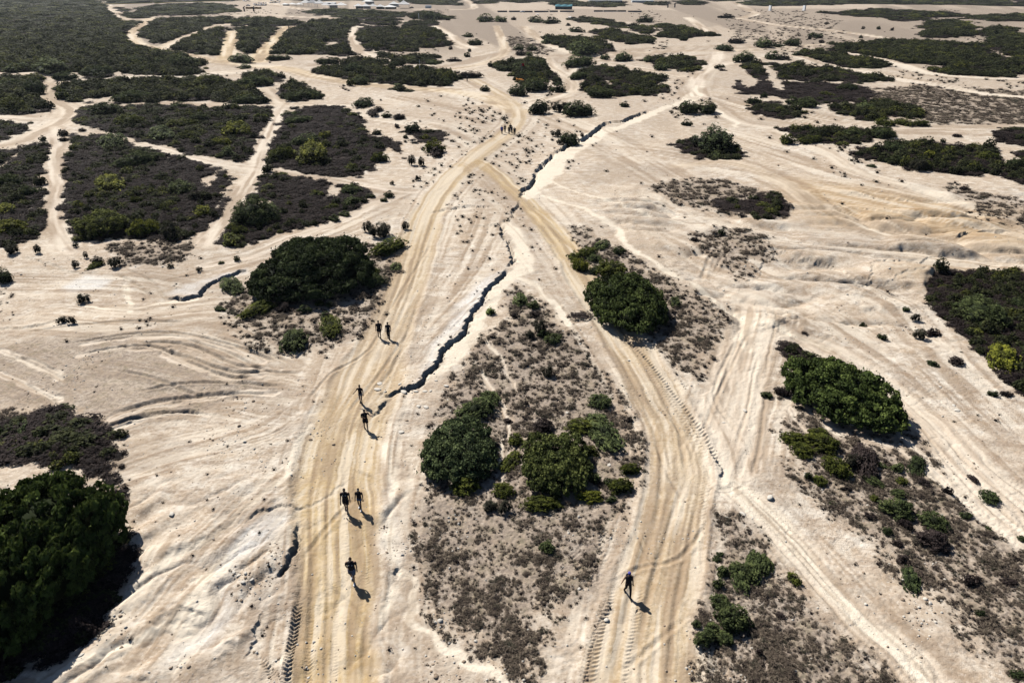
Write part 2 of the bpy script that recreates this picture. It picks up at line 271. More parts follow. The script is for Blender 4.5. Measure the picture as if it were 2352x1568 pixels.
# thickets: polygon, share of green crowns, density, plant height, words (None: part of the far scrub)
THICK = [
 ([(148,350),(165,325),(180,315),(215,312),(245,310),(290,335),(330,345),(400,355),(450,370),(490,385),(515,400),(520,420),(500,440),(480,470),(455,505),(440,530),(400,550),(340,548),(290,545),(230,548),(180,550),(150,520),(137,490),(147,450),(157,400)],.15,1,.8,'broad dark heath thicket left of the white footpath, largest near the left edge'),
 ([(585,405),(600,396),(660,402),(740,417),(800,427),(833,440),(820,460),(800,485),(770,500),(740,510),(680,530),(620,550),(560,565),(522,568),(503,555),(507,520),(522,490),(532,450),(560,440),(585,440)],.2,1,.8,'dark heath thicket behind the huge dark green shrub left of the track'),
 ([(615,375),(608,340),(625,310),(640,280),(680,248),(740,245),(784,245),(800,258),(825,290),(850,310),(880,318),(910,340),(922,350),(900,362),(860,380),(820,395),(780,403),(720,400),(660,392)],.15,1,.8,'dark heath thicket right of the white footpath, tapering to the right'),
 ([(170,267),(180,247),(207,237),(260,238),(283,253),(333,242),(383,236),(427,242),(500,244),(567,242),(617,246),(633,257),(617,283),(593,320),(573,353),(560,367),(500,360),(460,353),(400,342),(367,332),(300,312),(267,308),(227,290),(177,280)],.3,1,.9,'wide heath thicket with yellow-green shrubs between two white paths on the left'),
 ([(-260,362),(33,343),(83,333),(113,337),(118,353),(112,395),(98,425),(90,460),(98,500),(100,535),(93,547),(50,548),(33,565),(-260,572)],.3,1,.9,'dark thicket cut by the left edge beside a washed out path'),
 ([(127,207),(167,190),(193,188),(267,190),(320,185),(400,180),(500,177),(533,187),(567,200),(587,213),(613,230),(610,236),(547,236),(467,230),(367,231),(267,230),(250,223),(207,223),(160,232),(140,220)],.75,1,1.3,'long green shrub thicket across the left, above the heath with yellow-green shrubs'),
 ([(547,173),(593,170),(633,180),(690,193),(733,210),(737,223),(690,230),(660,230),(627,213),(587,197)],.8,1,1.3,'green thicket shaped like a wedge beside the long green thicket'),
 ([(-260,190),(20,180),(83,180),(103,197),(110,210),(85,215),(90,240),(103,257),(33,265),(-260,268)],.75,1,1.3,'green thicket at the left edge beside a broad sandy track'),
 ([(-260,283),(33,280),(43,293),(53,303),(20,320),(-260,335)],.4,1,.9,'small dark thicket at the left edge below the sandy track'),
 ([(350,143),(377,120),(400,117),(433,130),(457,150),(445,163),(447,175),(400,177),(327,175),(303,172),(320,150)],.8,1,1.6,'green thicket with a humped top where tracks meet on the far left'),
 ([(717,168),(745,158),(784,150),(820,140),(870,143),(907,147),(944,157),(984,160),(1017,167),(1050,177),(1050,185),(1034,193),(984,200),(924,207),(867,198),(820,193),(784,187),(735,177)],.75,1,1.5,'long dark green thicket left of the track with a pale rock inside'),
 ([(1139,158),(1151,148),(1184,140),(1217,135),(1251,143),(1254,153),(1244,162),(1210,167),(1177,163)],.75,1,1.3,'dark green thicket behind the red flag'),
 ([(1186,174),(1200,160),(1234,160),(1267,170),(1294,187),(1297,198),(1277,210),(1250,207),(1210,197),(1197,183)],.85,1,1.5,'dark green thicket just right of the orange tarpaulin'),
 ([(1304,167),(1334,157),(1377,153),(1417,160),(1467,170),(1517,180),(1527,187),(1504,190),(1520,210),(1510,225),(1470,222),(1400,220),(1367,223),(1344,213),(1334,200),(1334,187),(1317,177)],.45,1,1.1,'broad dark thicket right of the curving track behind the two round shrubs'),
 ([(1262,240),(1290,230),(1306,238),(1310,258),(1290,258),(1270,252)],.1,1,.9,'low grey heath between two round dark shrubs'),
 ([(1658,160),(1678,147),(1718,150),(1768,147),(1835,153),(1901,158),(1968,167),(2018,177),(2048,185),(2001,188),(1951,187),(1868,183),(1801,183),(1718,183),(1678,177)],.6,1,1.2,'long dark thicket pointing right beside the pale wash'),
 ([(1685,193),(1708,187),(1801,190),(1885,190),(1951,190),(1978,200),(1998,213),(1988,227),(1945,240),(1901,237),(1851,243),(1818,230),(1755,220),(1715,217),(1701,203)],.12,1,.8,'brown-black heath thicket below the long pointed thicket on the right'),
 ([(1731,240),(1755,233),(1785,237),(1818,250),(1855,267),(1801,272),(1768,267),(1741,253)],.4,1,.9,'small dark thicket in a row below the brown-black heath'),
 ([(1888,247),(1935,243),(1968,237),(2001,235),(2061,237),(2101,263),(2081,270),(2035,267),(2001,277),(1955,270),(1918,260)],.7,1,1.1,'olive green thicket at the end of the brown-black heath'),
 ([(1791,303),(1815,293),(1868,293),(1935,295),(1985,297),(2015,290),(2051,303),(2055,313),(2001,320),(1918,330),(1868,330),(1818,327),(1798,320)],.45,1,1.0,'oblong thicket alone on pale sand beneath the thin wash on the right'),
 ([(1981,357),(2001,347),(2028,340),(2045,327),(2068,325),(2095,333),(2135,327),(2185,337),(2211,347),(2251,380),(2250,398),(2200,400),(2135,388),(2085,383),(2035,370)],.4,1,1.0,'large dark thicket with green humps towards the right edge'),
 ([(2221,357),(2268,343),(2301,353),(2352,350),(2650,350),(2650,425),(2352,420),(2318,410),(2280,390),(2240,375)],.5,1,1.0,'dark thicket cut by the right edge, lower of two'),
 ([(2278,303),(2318,297),(2650,297),(2650,342),(2318,330),(2291,320)],.15,1,.8,'brown-black thicket cut by the right edge, upper of two'),
 ([(1555,330),(1588,322),(1635,320),(1675,333),(1701,350),(1715,360),(1685,367),(1650,372),(1600,357),(1565,342)],.35,.9,.8,'small round dark thicket alone on pale ground right of the wash'),
 ([(1650,462),(1701,460),(1768,442),(1795,446),(1812,478),(1808,498),(1768,502),(1728,487),(1685,480)],.05,.8,.6,'brown-black heath strip on the dry mound right of centre'),
 ([(2150,660),(2170,640),(2230,630),(2280,640),(2352,640),(2700,640),(2700,905),(2352,895),(2310,870),(2270,830),(2230,800),(2200,770),(2168,740),(2152,700)],.12,1,.8,'dark heath thicket cut by the right edge around a rounded green shrub'),
 ([(1792,822),(1800,785),(1840,768),(1900,780),(1915,805),(1880,825),(1830,842)],.08,1,.6,'brown heath just behind the largest shrub on the right'),
 ([(190,1000),(240,1004),(246,1050),(268,1090),(275,1150),(268,1180),(240,1130),(200,1080),(130,1060),(100,1040)],.03,1.3,.7,'dark brown heath hugging the big shrub at the bottom left'),
 ([(285,1235),(290,1300),(272,1345),(242,1405),(200,1455),(150,1485),(80,1520),(-40,1560),(-40,1430),(60,1420),(140,1370),(200,1310),(245,1250)],.02,1,.6,'brown heath fringe below the big shrub at the bottom left'),
 ([(-40,975),(60,965),(120,960),(200,990),(230,1005),(150,1030),(60,1045),(-40,1060)],.1,.5,.6,'patchy dark heath above the big shrub at the bottom left'),
 ([(940,300),(1000,300),(1012,318),(990,325),(950,322)],.1,.8,.6,'small heath patch beside the bright yellow-green shrub'),
 ([(1330,745),(1330,700),(1345,690),(1345,720)],.1,.3,.4,None),
 ([(-320,-30),(205,-30),(213,0),(245,15),(262,20),(285,24),(270,33),(258,34),(268,42),(300,50),(312,57),(297,68),(294,85),(305,100),(322,115),(338,133),(315,146),(290,155),(262,168),(235,180),(195,184),(178,170),(150,167),(100,169),(0,166),(-320,165)],.7,1,1.6,'vast dark green scrub filling the far left'),
 ([(320,25),(330,18),(400,10),(470,8),(530,15),(535,28),(480,33),(400,36),(360,34),(322,28)],.75,1,1.4,None),
 ([(270,38),(290,32),(340,36),(350,42),(300,43)],.75,1,1.4,None),
 ([(324,70),(335,55),(365,47),(430,43),(510,42),(512,53),(462,58),(440,72),(415,82),(390,92),(370,102),(350,96),(330,84)],.7,1,1.6,'green scrub inside the sandy bend on the far left'),
 ([(510,57),(533,48),(600,43),(625,43),(640,50),(690,53),(670,60),(600,62),(550,60)],.7,1,1.8,None),
 ([(403,110),(413,97),(443,83),(467,70),(483,65),(500,72),(507,83),(515,97),(518,113),(513,123),(473,127),(433,123)],.7,1,1.6,'green scrub left of the leftmost of two short parallel tracks'),
 ([(547,73),(567,65),(617,63),(633,67),(627,77),(617,93),(603,113),(590,123),(540,122),(537,110),(547,90)],.6,1,1.6,'green scrub between the two short parallel tracks'),
 ([(623,117),(633,97),(650,80),(663,70),(700,60),(733,47),(784,47),(820,50),(827,60),(808,77),(806,93),(820,118),(815,127),(784,128),(700,127),(640,125)],.65,1,1.7,'wide green scrub right of the two short parallel tracks'),
 ([(823,83),(831,68),(867,63),(900,63),(985,65),(1014,72),(1037,87),(1047,100),(1017,107),(967,110),(950,122),(900,120),(860,117),(834,113)],.6,1,1.7,'wide dark scrub with pale gaps below the white tents'),
 ([(814,43),(884,43),(924,47),(997,53),(990,62),(950,61),(900,58),(834,55)],.5,.9,1.8,None),
 ([(710,28),(750,22),(834,25),(927,32),(925,40),(850,43),(760,40)],.8,1,1.4,None),
 ([(939,33),(957,30),(977,27),(1017,37),(1034,43),(1017,47),(967,45),(944,42)],.8,1,1.4,None),
 ([(877,132),(950,128),(984,133),(1004,147),(967,148),(910,145)],.7,1,1.3,None),([(857,120),(900,120),(904,130),(860,132)],.7,1,1.4,None),
 ([(1319,42),(1335,40),(1370,45),(1400,48),(1425,55),(1440,62),(1420,65),(1390,60),(1350,53),(1320,50)],.8,1,1.4,None),
 ([(1241,90),(1267,86),(1304,87),(1351,87),(1384,97),(1411,110),(1411,117),(1374,123),(1317,120),(1284,107),(1250,98)],.7,1,1.6,'dark scrub right of the pair of faint far tracks'),
 ([(1351,73),(1400,70),(1451,80),(1494,90),(1500,100),(1451,103),(1417,100),(1384,90)],.7,1,1.7,None),
 ([(1504,82),(1530,77),(1568,67),(1600,73),(1640,80),(1630,84),(1568,88),(1530,87)],.75,1,1.8,None),([(1500,62),(1530,57),(1550,60),(1580,72),(1540,72)],.8,1,1.4,None),([(1447,64),(1475,62),(1504,74),(1490,78),(1455,72)],.6,1,1.8,None),
 ([(1474,137),(1487,130),(1531,130),(1568,130),(1600,143),(1612,157),(1588,170),(1568,167),(1544,163),(1500,150)],.6,1,1.2,None),
 ([(1851,127),(1885,118),(1928,127),(1968,132),(2018,140),(2045,150),(2008,157),(1951,155),(1901,143),(1861,135)],.65,1,1.3,None),
 ([(1928,117),(1935,103),(1985,107),(2011,97),(2051,92),(2135,97),(2218,103),(2268,103),(2301,83),(2352,80),(2720,80),(2720,170),(2352,168),(2318,173),(2235,160),(2135,147),(2088,145),(2035,133),(1968,123)],.6,1,1.5,'vast dark scrub across the far right'),
 ([(2120,161),(2235,165),(2318,174),(2300,177),(2220,174),(2150,169)],.75,1,1.2,None),
 ([(2108,63),(2151,50),(2191,48),(2221,60),(2218,70),(2168,68),(2135,68)],.7,1,1.4,None),([(2115,80),(2135,73),(2228,73),(2228,85),(2161,88),(2121,87)],.75,1,1.8,None),
 ([(2228,40),(2268,35),(2720,34),(2720,52),(2285,50),(2240,45)],.7,1,1.4,None),([(2241,77),(2301,73),(2318,80),(2268,84)],.7,1,1.8,None),([(2268,66),(2318,65),(2318,71),(2268,71)],.7,1,1.8,None),
 ([(1700,8),(1740,0),(1740,-30),(2720,-30),(2720,15),(2300,15),(2200,12),(2100,12),(1960,10),(1890,12),(1820,14),(1780,15),(1730,14)],.6,1,1.4,None),
 ([(1878,30),(1935,28),(2000,25),(2010,21),(2150,28),(2220,37),(2200,40),(2110,40),(2118,47),(2068,50),(2035,42),(1935,36)],.3,1,1.6,None),
 ([(930,-20),(1080,-20),(1072,8),(1050,13),(960,10),(935,4)],.8,1,1.4,None),([(1085,2),(1130,0),(1132,9),(1090,10)],.8,1,1.4,None),([(1150,-20),(1240,-20),(1240,4),(1190,8),(1150,3)],.7,1,1.4,None),
 ([(1262,2),(1300,-2),(1330,6),(1332,16),(1290,14),(1265,8)],.7,1,1.4,None),([(1340,6),(1420,5),(1440,14),(1400,18),(1350,16)],.6,1,1.4,None),([(1480,8),(1520,6),(1525,12),(1495,13)],.6,1,1.4,None),
 ([(1560,4),(1590,2),(1615,8),(1600,13),(1575,12)],.6,1,1.4,None),([(1590,-20),(1700,-20),(1690,2),(1640,4)],.5,1,1.4,None),
 ([(560,-20),(960,-20),(930,2),(700,3),(600,-2)],.5,.6,1.4,None),([(230,-20),(560,-20),(540,3),(420,4),(300,8),(240,8)],.5,.8,1.4,None),
 ([(1240,-25),(1600,-25),(1590,-4),(1330,-4)],.5,.7,1.4,None),
]
# grain of the open ground: lines along which water and wheels run, reach m
FLOWS = [([(1560,520),(1700,600),(1850,660),(2050,700)],9),([(1500,440),(1700,520),(1900,560),(2352,600)],10),([(1850,420),(2050,460),(2352,520)],10),([(1700,640),(1850,700),(2000,780),(2150,880)],7),([(250,1100),(400,1050),(600,1000),(700,940)],4.5),([(300,1540),(450,1340),(600,1180),(700,1080)],4.5),
 ([(100,720),(300,740),(550,720),(720,830)],7),([(-20,640),(250,640),(420,660)],6),([(1000,700),(1060,620),(1100,540),(1120,480)],5),([(900,880),(980,780),(1080,680)],3.5),([(1230,480),(1330,560),(1430,640)],3),([(800,260),(1000,290),(1100,330)],10),([(900,220),(1050,250),(1150,280)],8),
 ([(1250,260),(1400,330),(1560,420)],9),([(1300,330),(1500,350),(1800,400)],10),([(960,1060),(930,1200),(920,1330),(880,1560)],2.6),([(1720,1180),(1900,1370),(2100,1560)],4),([(1640,700),(1650,850),(1640,1000)],4),([(1620,300),(1760,340),(1950,400)],9),([(1000,640),(930,760),(880,880),(800,1000)],4),
 ([(60,1560),(200,1480),(330,1380),(420,1240)],4),([(1900,640),(2050,720),(2150,830),(2330,1000)],6),([(200,830),(350,850),(500,890),(680,930)],6),([(500,620),(700,560),(900,470)],6),([(700,150),(1000,160),(1200,120)],25),([(1300,140),(1700,110),(2300,70)],40),([(1650,220),(1900,280),(2300,300)],16)]
TW = [(G(p), *rest) for p, *rest in THICK]
TRW = []
for nme, p, wd in TRACKS:
    TRW.append((nme, smooth_line(G(p), 4), np.repeat(np.array(wd), 4)))
PAW = [(smooth_line(G(p), 3), wd, tn) for p, wd, tn in PATHS]

def plant_keepout(X, Y):
    """0..1 where feet and wheels keep the ground bare"""
    k = np.zeros(len(X))
    for nme, line, wd in TRW:
        idx, d, s, al, tot, fr = near_line(X, Y, line, 6)
        ww = np.interp(fr, np.arange(len(line)), np.interp(np.linspace(0, 1, len(line)), np.linspace(0, 1, len(wd)), wd))
        k[idx] = np.maximum(k[idx], sst(.56, .46, d/ww))
    for line, wd, tn in PAW:
        idx, d, s, al, tot, fr = near_line(X, Y, line, wd*1.4)
        k[idx] = np.maximum(k[idx], sst(.62, .42, d/wd))
    for p in SILT:
        idx, s = in_poly(X, Y, G(p), .5); k[idx] = np.maximum(k[idx], sst(-.2, .1, s))
    for p, wd in SILTL:
        idx, d, s, al, tot, fr = near_line(X, Y, G(p), wd); k[idx] = np.maximum(k[idx], sst(wd*.8, wd*.4, d))
    return k

def ragged(X, Y):
    """uneven growth along the edge of a thicket, metres"""
    D = np.hypot(X, Y)
    return np.minimum(.8+.011*D, 5)*2*(fbm(X/(2.5+.018*D), Y/(2.5+.045*D), 3, 14)-.5)
def terrain(X, Y, spacing=None):
    """height of the ground and what it is made of, at any points"""
    n = len(X)
    if spacing is None: spacing = np.full(n, .05)
    D = np.sqrt(X*X+Y*Y)
    M = {k: np.zeros(n, np.float32) for k in ('road', 'dry', 'silt', 'soil', 'slab', 'ochre', 'rut', 'path', 'tid', 'strk', 'swt')}
    wx = X+1.2*(vn(X/3.1, Y/3.1, 3)-.5)+.5*(vn(X/.9, Y/.9, 4)-.5); wy = Y+1.2*(vn(X/3.1, Y/3.1, 5)-.5)+.5*(vn(X/.9, Y/.9, 6)-.5)
    far = np.clip(D*.012, 0, 12)
    wx2 = wx+far*(fbm(X/(6+D*.03), Y/(6+D*.03), 2, 8)-.5); wy2 = wy+2*far*(fbm(X/(6+D*.03), Y/(6+D*.03), 2, 9)-.5)
    rgd = ragged(X, Y)
    gen = sst(.50-.10*sst(250, 600, D), .70, fbm((X+.3*Y)/(5+.05*D), Y/(4+.09*D), 4, 16))*sst(48, 85, D)*(.55+.3*sst(250, 600, D))
    gen = np.maximum(gen, .62*sst(.50, .64, fbm((X-.4*Y)/3.4, (Y+.3*X)/2.2, 4, 19))*sst(90, 60, D))
    M['dry'][:] = np.maximum(gen, sst(170, 450, D)*(.50+.75*sst(.38, .62, fbm((X+.2*Y)/(8+.03*D), Y/(6+.10*D), 4, 18))))
    # --- materials
    for p, s in DRY:
        P = G(p); dm = sum(math.hypot(*q) for q in P)/len(P); e = .5+dm*.008
        rag = 4.0*(fbm(X/5.5, Y/5.5, 3, 13)-.5)
        idx, sd = in_poly(wx2+rag, wy2-rag, P, e*3+3)
        M['dry'][idx] = np.maximum(M['dry'][idx], s*sst(-e, e*1.6, sd))
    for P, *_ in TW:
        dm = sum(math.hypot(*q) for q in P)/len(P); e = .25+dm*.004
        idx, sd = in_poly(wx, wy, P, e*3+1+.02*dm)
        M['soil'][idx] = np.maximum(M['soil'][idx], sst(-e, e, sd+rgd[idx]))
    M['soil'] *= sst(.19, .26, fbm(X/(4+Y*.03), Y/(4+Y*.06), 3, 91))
    for p in SILT:
        idx, sd = in_poly(wx, wy, G(p), 2); M['silt'][idx] = np.maximum(M['silt'][idx], sst(-.25, .35, sd))
    for p, wd in SILTL:
        idx, d, s, al, tot, fr = near_line(wx, wy, smooth_line(G(p), 3), wd*1.5); M['silt'][idx] = np.maximum(M['silt'][idx], sst(wd*.75, wd*.3, d))
    for p in SLAB:
        idx, sd = in_poly(wx, wy, G(p), 2); M['slab'][idx] = np.maximum(M['slab'][idx], sst(-.6, .8, sd))
    for p in OCHRE:
        idx, sd = in_poly(wx2, wy2, G(p), 12); M['ochre'][idx] = np.maximum(M['ochre'][idx], sst(-5, 6, sd))
    # --- height: long swells, rills, crumbs
    fo = lambda sc: sst(sc*1.0, sc*.4, spacing)
    z = 1.1*(fbm(X/55, Y/55, 2, 21)-.5)*sst(20, 120, D) + .5*(fbm(X/17, Y/17, 2, 25)-.5)
    er = np.abs(vn(wx/4.3+.3*wy, wy/2.6, 31)-.5)*2
    z += .10*(er-.3)*fo(3)*(1-.6*M['dry'])*sst(1, .2, M['soil'])
    z += .05*(np.abs(vn((wx+.6*wy)/1.9, (wy-.5*wx)/1.1, 33)-.5)*2)*fo(1.2)
    rgh = .25+1.1*sst(.42, .62, fbm(X/6, Y/5, 2, 38))
    z += .045*rgh*(fbm(X/.5, Y/.4, 2, 37)-.5)*fo(.6)
    z += (.022*rgh+.05*M['dry'])*(vn(X/.17, Y/.17, 41)-.5)*fo(.2)
    # right-hand badlands: rolling rills that run towards the left
    bad = sst(8, 22, X)*sst(55, 62, Y)*sst(120, 95, Y)*(1-M['dry'])*(1-M['soil'])
    z += bad*1.5*(np.abs(vn(wx/9, (wy+.25*wx)/3.4, 51)-.5)*2-.35)*fo(2)
    lhill = sst(-4, -9, X)*sst(38, 32, Y)*(1-M['dry'])
    z += lhill*.42*(np.abs(vn((wx-.75*wy)/1.6, (wy+.6*wx)/5, 53)-.5)*2-.3)
    # pale slope falls gently to the washes
    for p, h in SCARPS:
        P = G(p); idx, d, s, al, tot, fr = near_line(wx*.35+X*.65, wy*.35+Y*.65, P, 5)
        v = np.array(P[-1])-np.array(P[0]); nl = np.array([-v[1], v[0]])
        hi = 1.0 if nl@np.array([math.cos(SUN_AZ), math.sin(SUN_AZ)]) > 0 else -1.0
        s = s*hi+.30*(vn(al/.7, al*0+3, 62)-.5)+.28*(vn(al/.3, al*0+5, 63)-.5)+.14*(vn(al/.12, al*0+9, 64)-.5)
        end = sst(0, .9+.04*tot, al)*sst(0, .9+.04*tot, tot-al)
        hh = .78*h*end*(.55+.7*vn(al/1.3, al*0+h*31, 61))
        wd = np.maximum(.11+.28*h+.0009*D[idx], .0046*D[idx]-.02); ed = .03+.0006*D[idx]
        cut = sst(ed, -ed, s)*sst(-wd-ed*2, -wd, s)
        z[idx] += hh*(np.where(s > 0, .40*np.exp(-s/1.3), -.25*np.exp(s/1.2)))-(1.15 if h > .3 else .12)*hh*cut
        fl = sst(-1.3*h-.1, -.08, s)*(s < 0)*end*.8
        M['silt'][idx] = np.maximum(M['silt'][idx], fl*.55)
    # grain and wandering wheel marks
    num = np.zeros(n); den = np.zeros(n)
    lines = [(l, max(3.2, w_*1.7), w_, True) for l, w_, t_ in PAW]+[(l, 8.0, 4.4, True) for nm_, l, w_ in TRW]+[(smooth_line(G(p), 3), r_, r_*.8, False) for p, r_ in FLOWS]
    for q, (line, rad, wd, wheels) in enumerate(lines):
        idx, d, s, al, tot, fr = near_line(wx*.2+X*.8, wy*.2+Y*.8, line, rad)
        if not len(idx): continue
        lat = np.maximum(.20, .0042*D[idx]); lo = np.maximum(5, .10*D[idx])
        wgt = sst(rad, rad*.35, d)*sst(0, rad*.6, al+rad*.25)*sst(0, rad*.6, tot-al+rad*.25)
        v = .45*vn(s/lat+q*7, al/lo, 101)+.35*vn(s/(lat*2.7)+q*5, al/(lo*1.7), 103)+.2*vn(s/(lat*7), al/(lo*1.2)+q, 104)
        num[idx] += wgt*wgt*v; den[idx] += wgt*wgt
        if wheels:
            for o in range(7 if wd == 4.4 else 3):
                off = (hsh(np.array([o]), np.array([q]), 7)[0]-.5)*.95*wd
                c_ = off+.22*wd*(vn(al/(15+2*wd), al*0+o*3.3+q, 107)-.5)
                ww_ = np.maximum(.10, .0022*D[idx]); dd_ = np.abs(s-c_)
                on = sst(.35, .6, vn(al/7, al*0+o*5.1+q, 109))*sst(0, 2, al)*sst(0, 2, tot-al)*sst(wd*.75, wd*.5, d)
                mk = on*np.exp(-(dd_/ww_)**2)
                z[idx] += on*(.02*np.exp(-((dd_-.22)/.1)**2)-.05*np.exp(-(dd_/.11)**2))*fo(.25)[idx]
                M['rut'][idx] = np.maximum(M['rut'][idx], .8*mk)
    M['swt'][:] = np.clip(np.sqrt(den), 0, 1); M['strk'][:] = np.where(den > 1e-6, num/np.maximum(den, 1e-6), .5)
    z += .10*(M['strk']-.5)*M['swt']*fo(.35)
    # tracks
    for nme, line, wd in TRW:
        idx, d, s, al, tot, fr = near_line(wx*.3+X*.7, wy*.3+Y*.7, line, 7)
        ww = np.interp(fr, np.arange(len(line)), np.interp(np.linspace(0, 1, len(line)), np.linspace(0, 1, len(wd)), wd))
        m = sst(.62+.22*(vn(al/2.3, s*0, 72)-.5), .36, d/ww)
        dd_ = np.hypot(X[idx], Y[idx]); stg = np.interp(dd_, [0, 36, 44, 55, 75, 95, 130, 300], [1, 1, .75, .5, .55, .75, .7, .45]) if nme == 'left' else np.interp(dd_, [0, 26, 34, 60, 85, 300], [.85, .6, .5, .6, .95, .8])
        M['road'][idx] = np.maximum(M['road'][idx], m*stg)
        M['tid'][idx[m > .5]] = 1 if nme == 'left' else 2
        st = fbm(s/.34+4, al/14, 3, 71); st2 = fbm(s/1.1, al/9, 2, 73)
        z[idx] = z[idx]*(1-.55*m)+m*(-.06+.05*(st-.5)*fo(.3)[idx]+.05*(st2-.5))
        berm = np.exp(-((d/ww-.56)/.06)**2); z[idx] += .09*berm*fo(.5)[idx]
        M['rut'][idx] = np.maximum(M['rut'][idx], .55*m*sst(.50, .70, .5*st+.5*st2))
    for line, wd, tn in PAW:
        idx, d, s, al, tot, fr = near_line(wx, wy, line, wd*1.6)
        m = sst(.66, .36, d/wd)
        M['path'][idx] = np.maximum(M['path'][idx], m); M['road'][idx] = np.maximum(M['road'][idx], m*tn)
        st = fbm(s/(.3+wd*.06), al/14, 2, 77)
        z[idx] += m*(-.05+.12*(st-.5))*fo(.4)[idx]
    for p, wd, dp in RUTS:
        idx, d, s, al, tot, fr = near_line(X, Y, smooth_line(G(p), 3), wd*2.5)
        end = sst(0, 2, al)*sst(0, 2, tot-al)
        z[idx] += end*dp*(.6*np.exp(-((d-wd*.8)/(wd*.4))**2)-np.exp(-(d/(wd*.5))**2))*fo(.45)[idx]
        M['rut'][idx] = np.maximum(M['rut'][idx], (.6+2*dp)*end*np.exp(-(d/(wd*.7))**2))
    for p, wd, sp, dp in TREADS:
        idx, d, s, al, tot, fr = near_line(X, Y, smooth_line(G(p), 4), wd)
        end = sst(0, 1.2, al)*sst(0, 1.2, tot-al)*(.35+.9*vn(al/2.2, al*0+dp*99, 83))
        inw = sst(wd*.62, wd*.5, d)
        lug = np.abs(((al+.55*np.abs(s))/sp) % 1.0-.5)*2
        z[idx] += end*inw*dp*(lug*1.6-1.0)*fo(sp*.7)[idx]
        M['rut'][idx] = np.maximum(M['rut'][idx], (.35+3*dp)*np.clip(end*1.3, 0, 1)*inw*(1.1-.5*lug))
    keep = np.maximum(M['road'], M['path']); keep = np.maximum(keep, M['silt']*.9)
    M['dry'] *= (1-keep); M['soil'] *= (1-sst(.3, .8, keep))
    return z.astype(np.float32), M

GRID = {}
def grid_at(x, y, *names):
    """height (and masks) of the finished ground sheet at any points"""
    x = np.atleast_1d(np.asarray(x, float)); y = np.atleast_1d(np.asarray(y, float)); g = GRID
    r = np.clip(np.interp(y, g['Y'], np.arange(len(g['Y']))), 0, len(g['Y'])-1.001)
    c = np.clip(np.interp(x/np.interp(y, g['Y'], g['hw']), g['k'], np.arange(len(g['k']))), 0, len(g['k'])-1.001)
    i = r.astype(int); j = c.astype(int); fr = r-i; fc = c-j; out = []
    for nm in ('z',)+names:
        A = g[nm]; out.append((A[i, j]*(1-fc)+A[i, j+1]*fc)*(1-fr)+(A[i+1, j]*(1-fc)+A[i+1, j+1]*fc)*fr)
    return out
def gz(x, y): return grid_at(x, y)[0]
# ------------------------------------------------------------------ materials
class NT:
    def __init__(s, name):
        s.m = bpy.data.materials.new(name); s.m.use_nodes = True; s.t = s.m.node_tree; s.t.nodes.clear()
        s.out = s.t.nodes.new('ShaderNodeOutputMaterial')
    def n(s, typ, **kw):
        nd = s.t.nodes.new('ShaderNode'+typ)
        for k, v in kw.items(): setattr(nd, k, v)
        return nd
    def put(s, sock, v):
        if hasattr(v, 'node'): s.t.links.new(v, sock)
        elif isinstance(v, (tuple, list)) and len(v) == 3 and sock.type == 'RGBA': sock.default_value = (*v, 1)
        else: sock.default_value = v
    def math(s, op, a, b=None, c=None, clamp=False):
        nd = s.n('Math', operation=op, use_clamp=clamp)
        for i, v in enumerate((a, b, c)):
            if v is not None: s.put(nd.inputs[i], v)
        return nd.outputs[0]
    def mix(s, f, a, b, mode='MIX'):
        nd = s.n('Mix', data_type='RGBA', blend_type=mode)
        s.put(nd.inputs[0], f); s.put(nd.inputs[6], a); s.put(nd.inputs[7], b); return nd.outputs[2]
    def noise(s, vec, scale, detail=2, rough=.5, dist=0):
        nd = s.n('TexNoise'); nd.inputs['Scale'].default_value = scale; nd.inputs['Detail'].default_value = detail
        nd.inputs['Roughness'].default_value = rough; nd.inputs['Distortion'].default_value = dist
        if vec is not None: s.put(nd.inputs['Vector'], vec)
        return nd.outputs[0]
    def attr(s, name, typ='GEOMETRY'):
        return s.n('Attribute', attribute_name=name, attribute_type=typ)
    def bsdf(s, col, rough=.9, normal=None, spec=.2, trans=None):
        b = s.n('BsdfPrincipled'); s.put(b.inputs['Base Color'], col); s.put(b.inputs['Roughness'], rough)
        b.inputs['Specular IOR Level'].default_value = spec
        if normal is not None: s.put(b.inputs['Normal'], normal)
        sh = b.outputs[0]
        if trans:
            t = s.n('BsdfTranslucent'); s.put(t.inputs[0], col); mx = s.n('MixShader'); mx.inputs[0].default_value = trans
            s.t.links.new(sh, mx.inputs[1]); s.t.links.new(t.outputs[0], mx.inputs[2]); sh = mx.outputs[0]
        s.t.links.new(sh, s.out.inputs[0]); return s.m

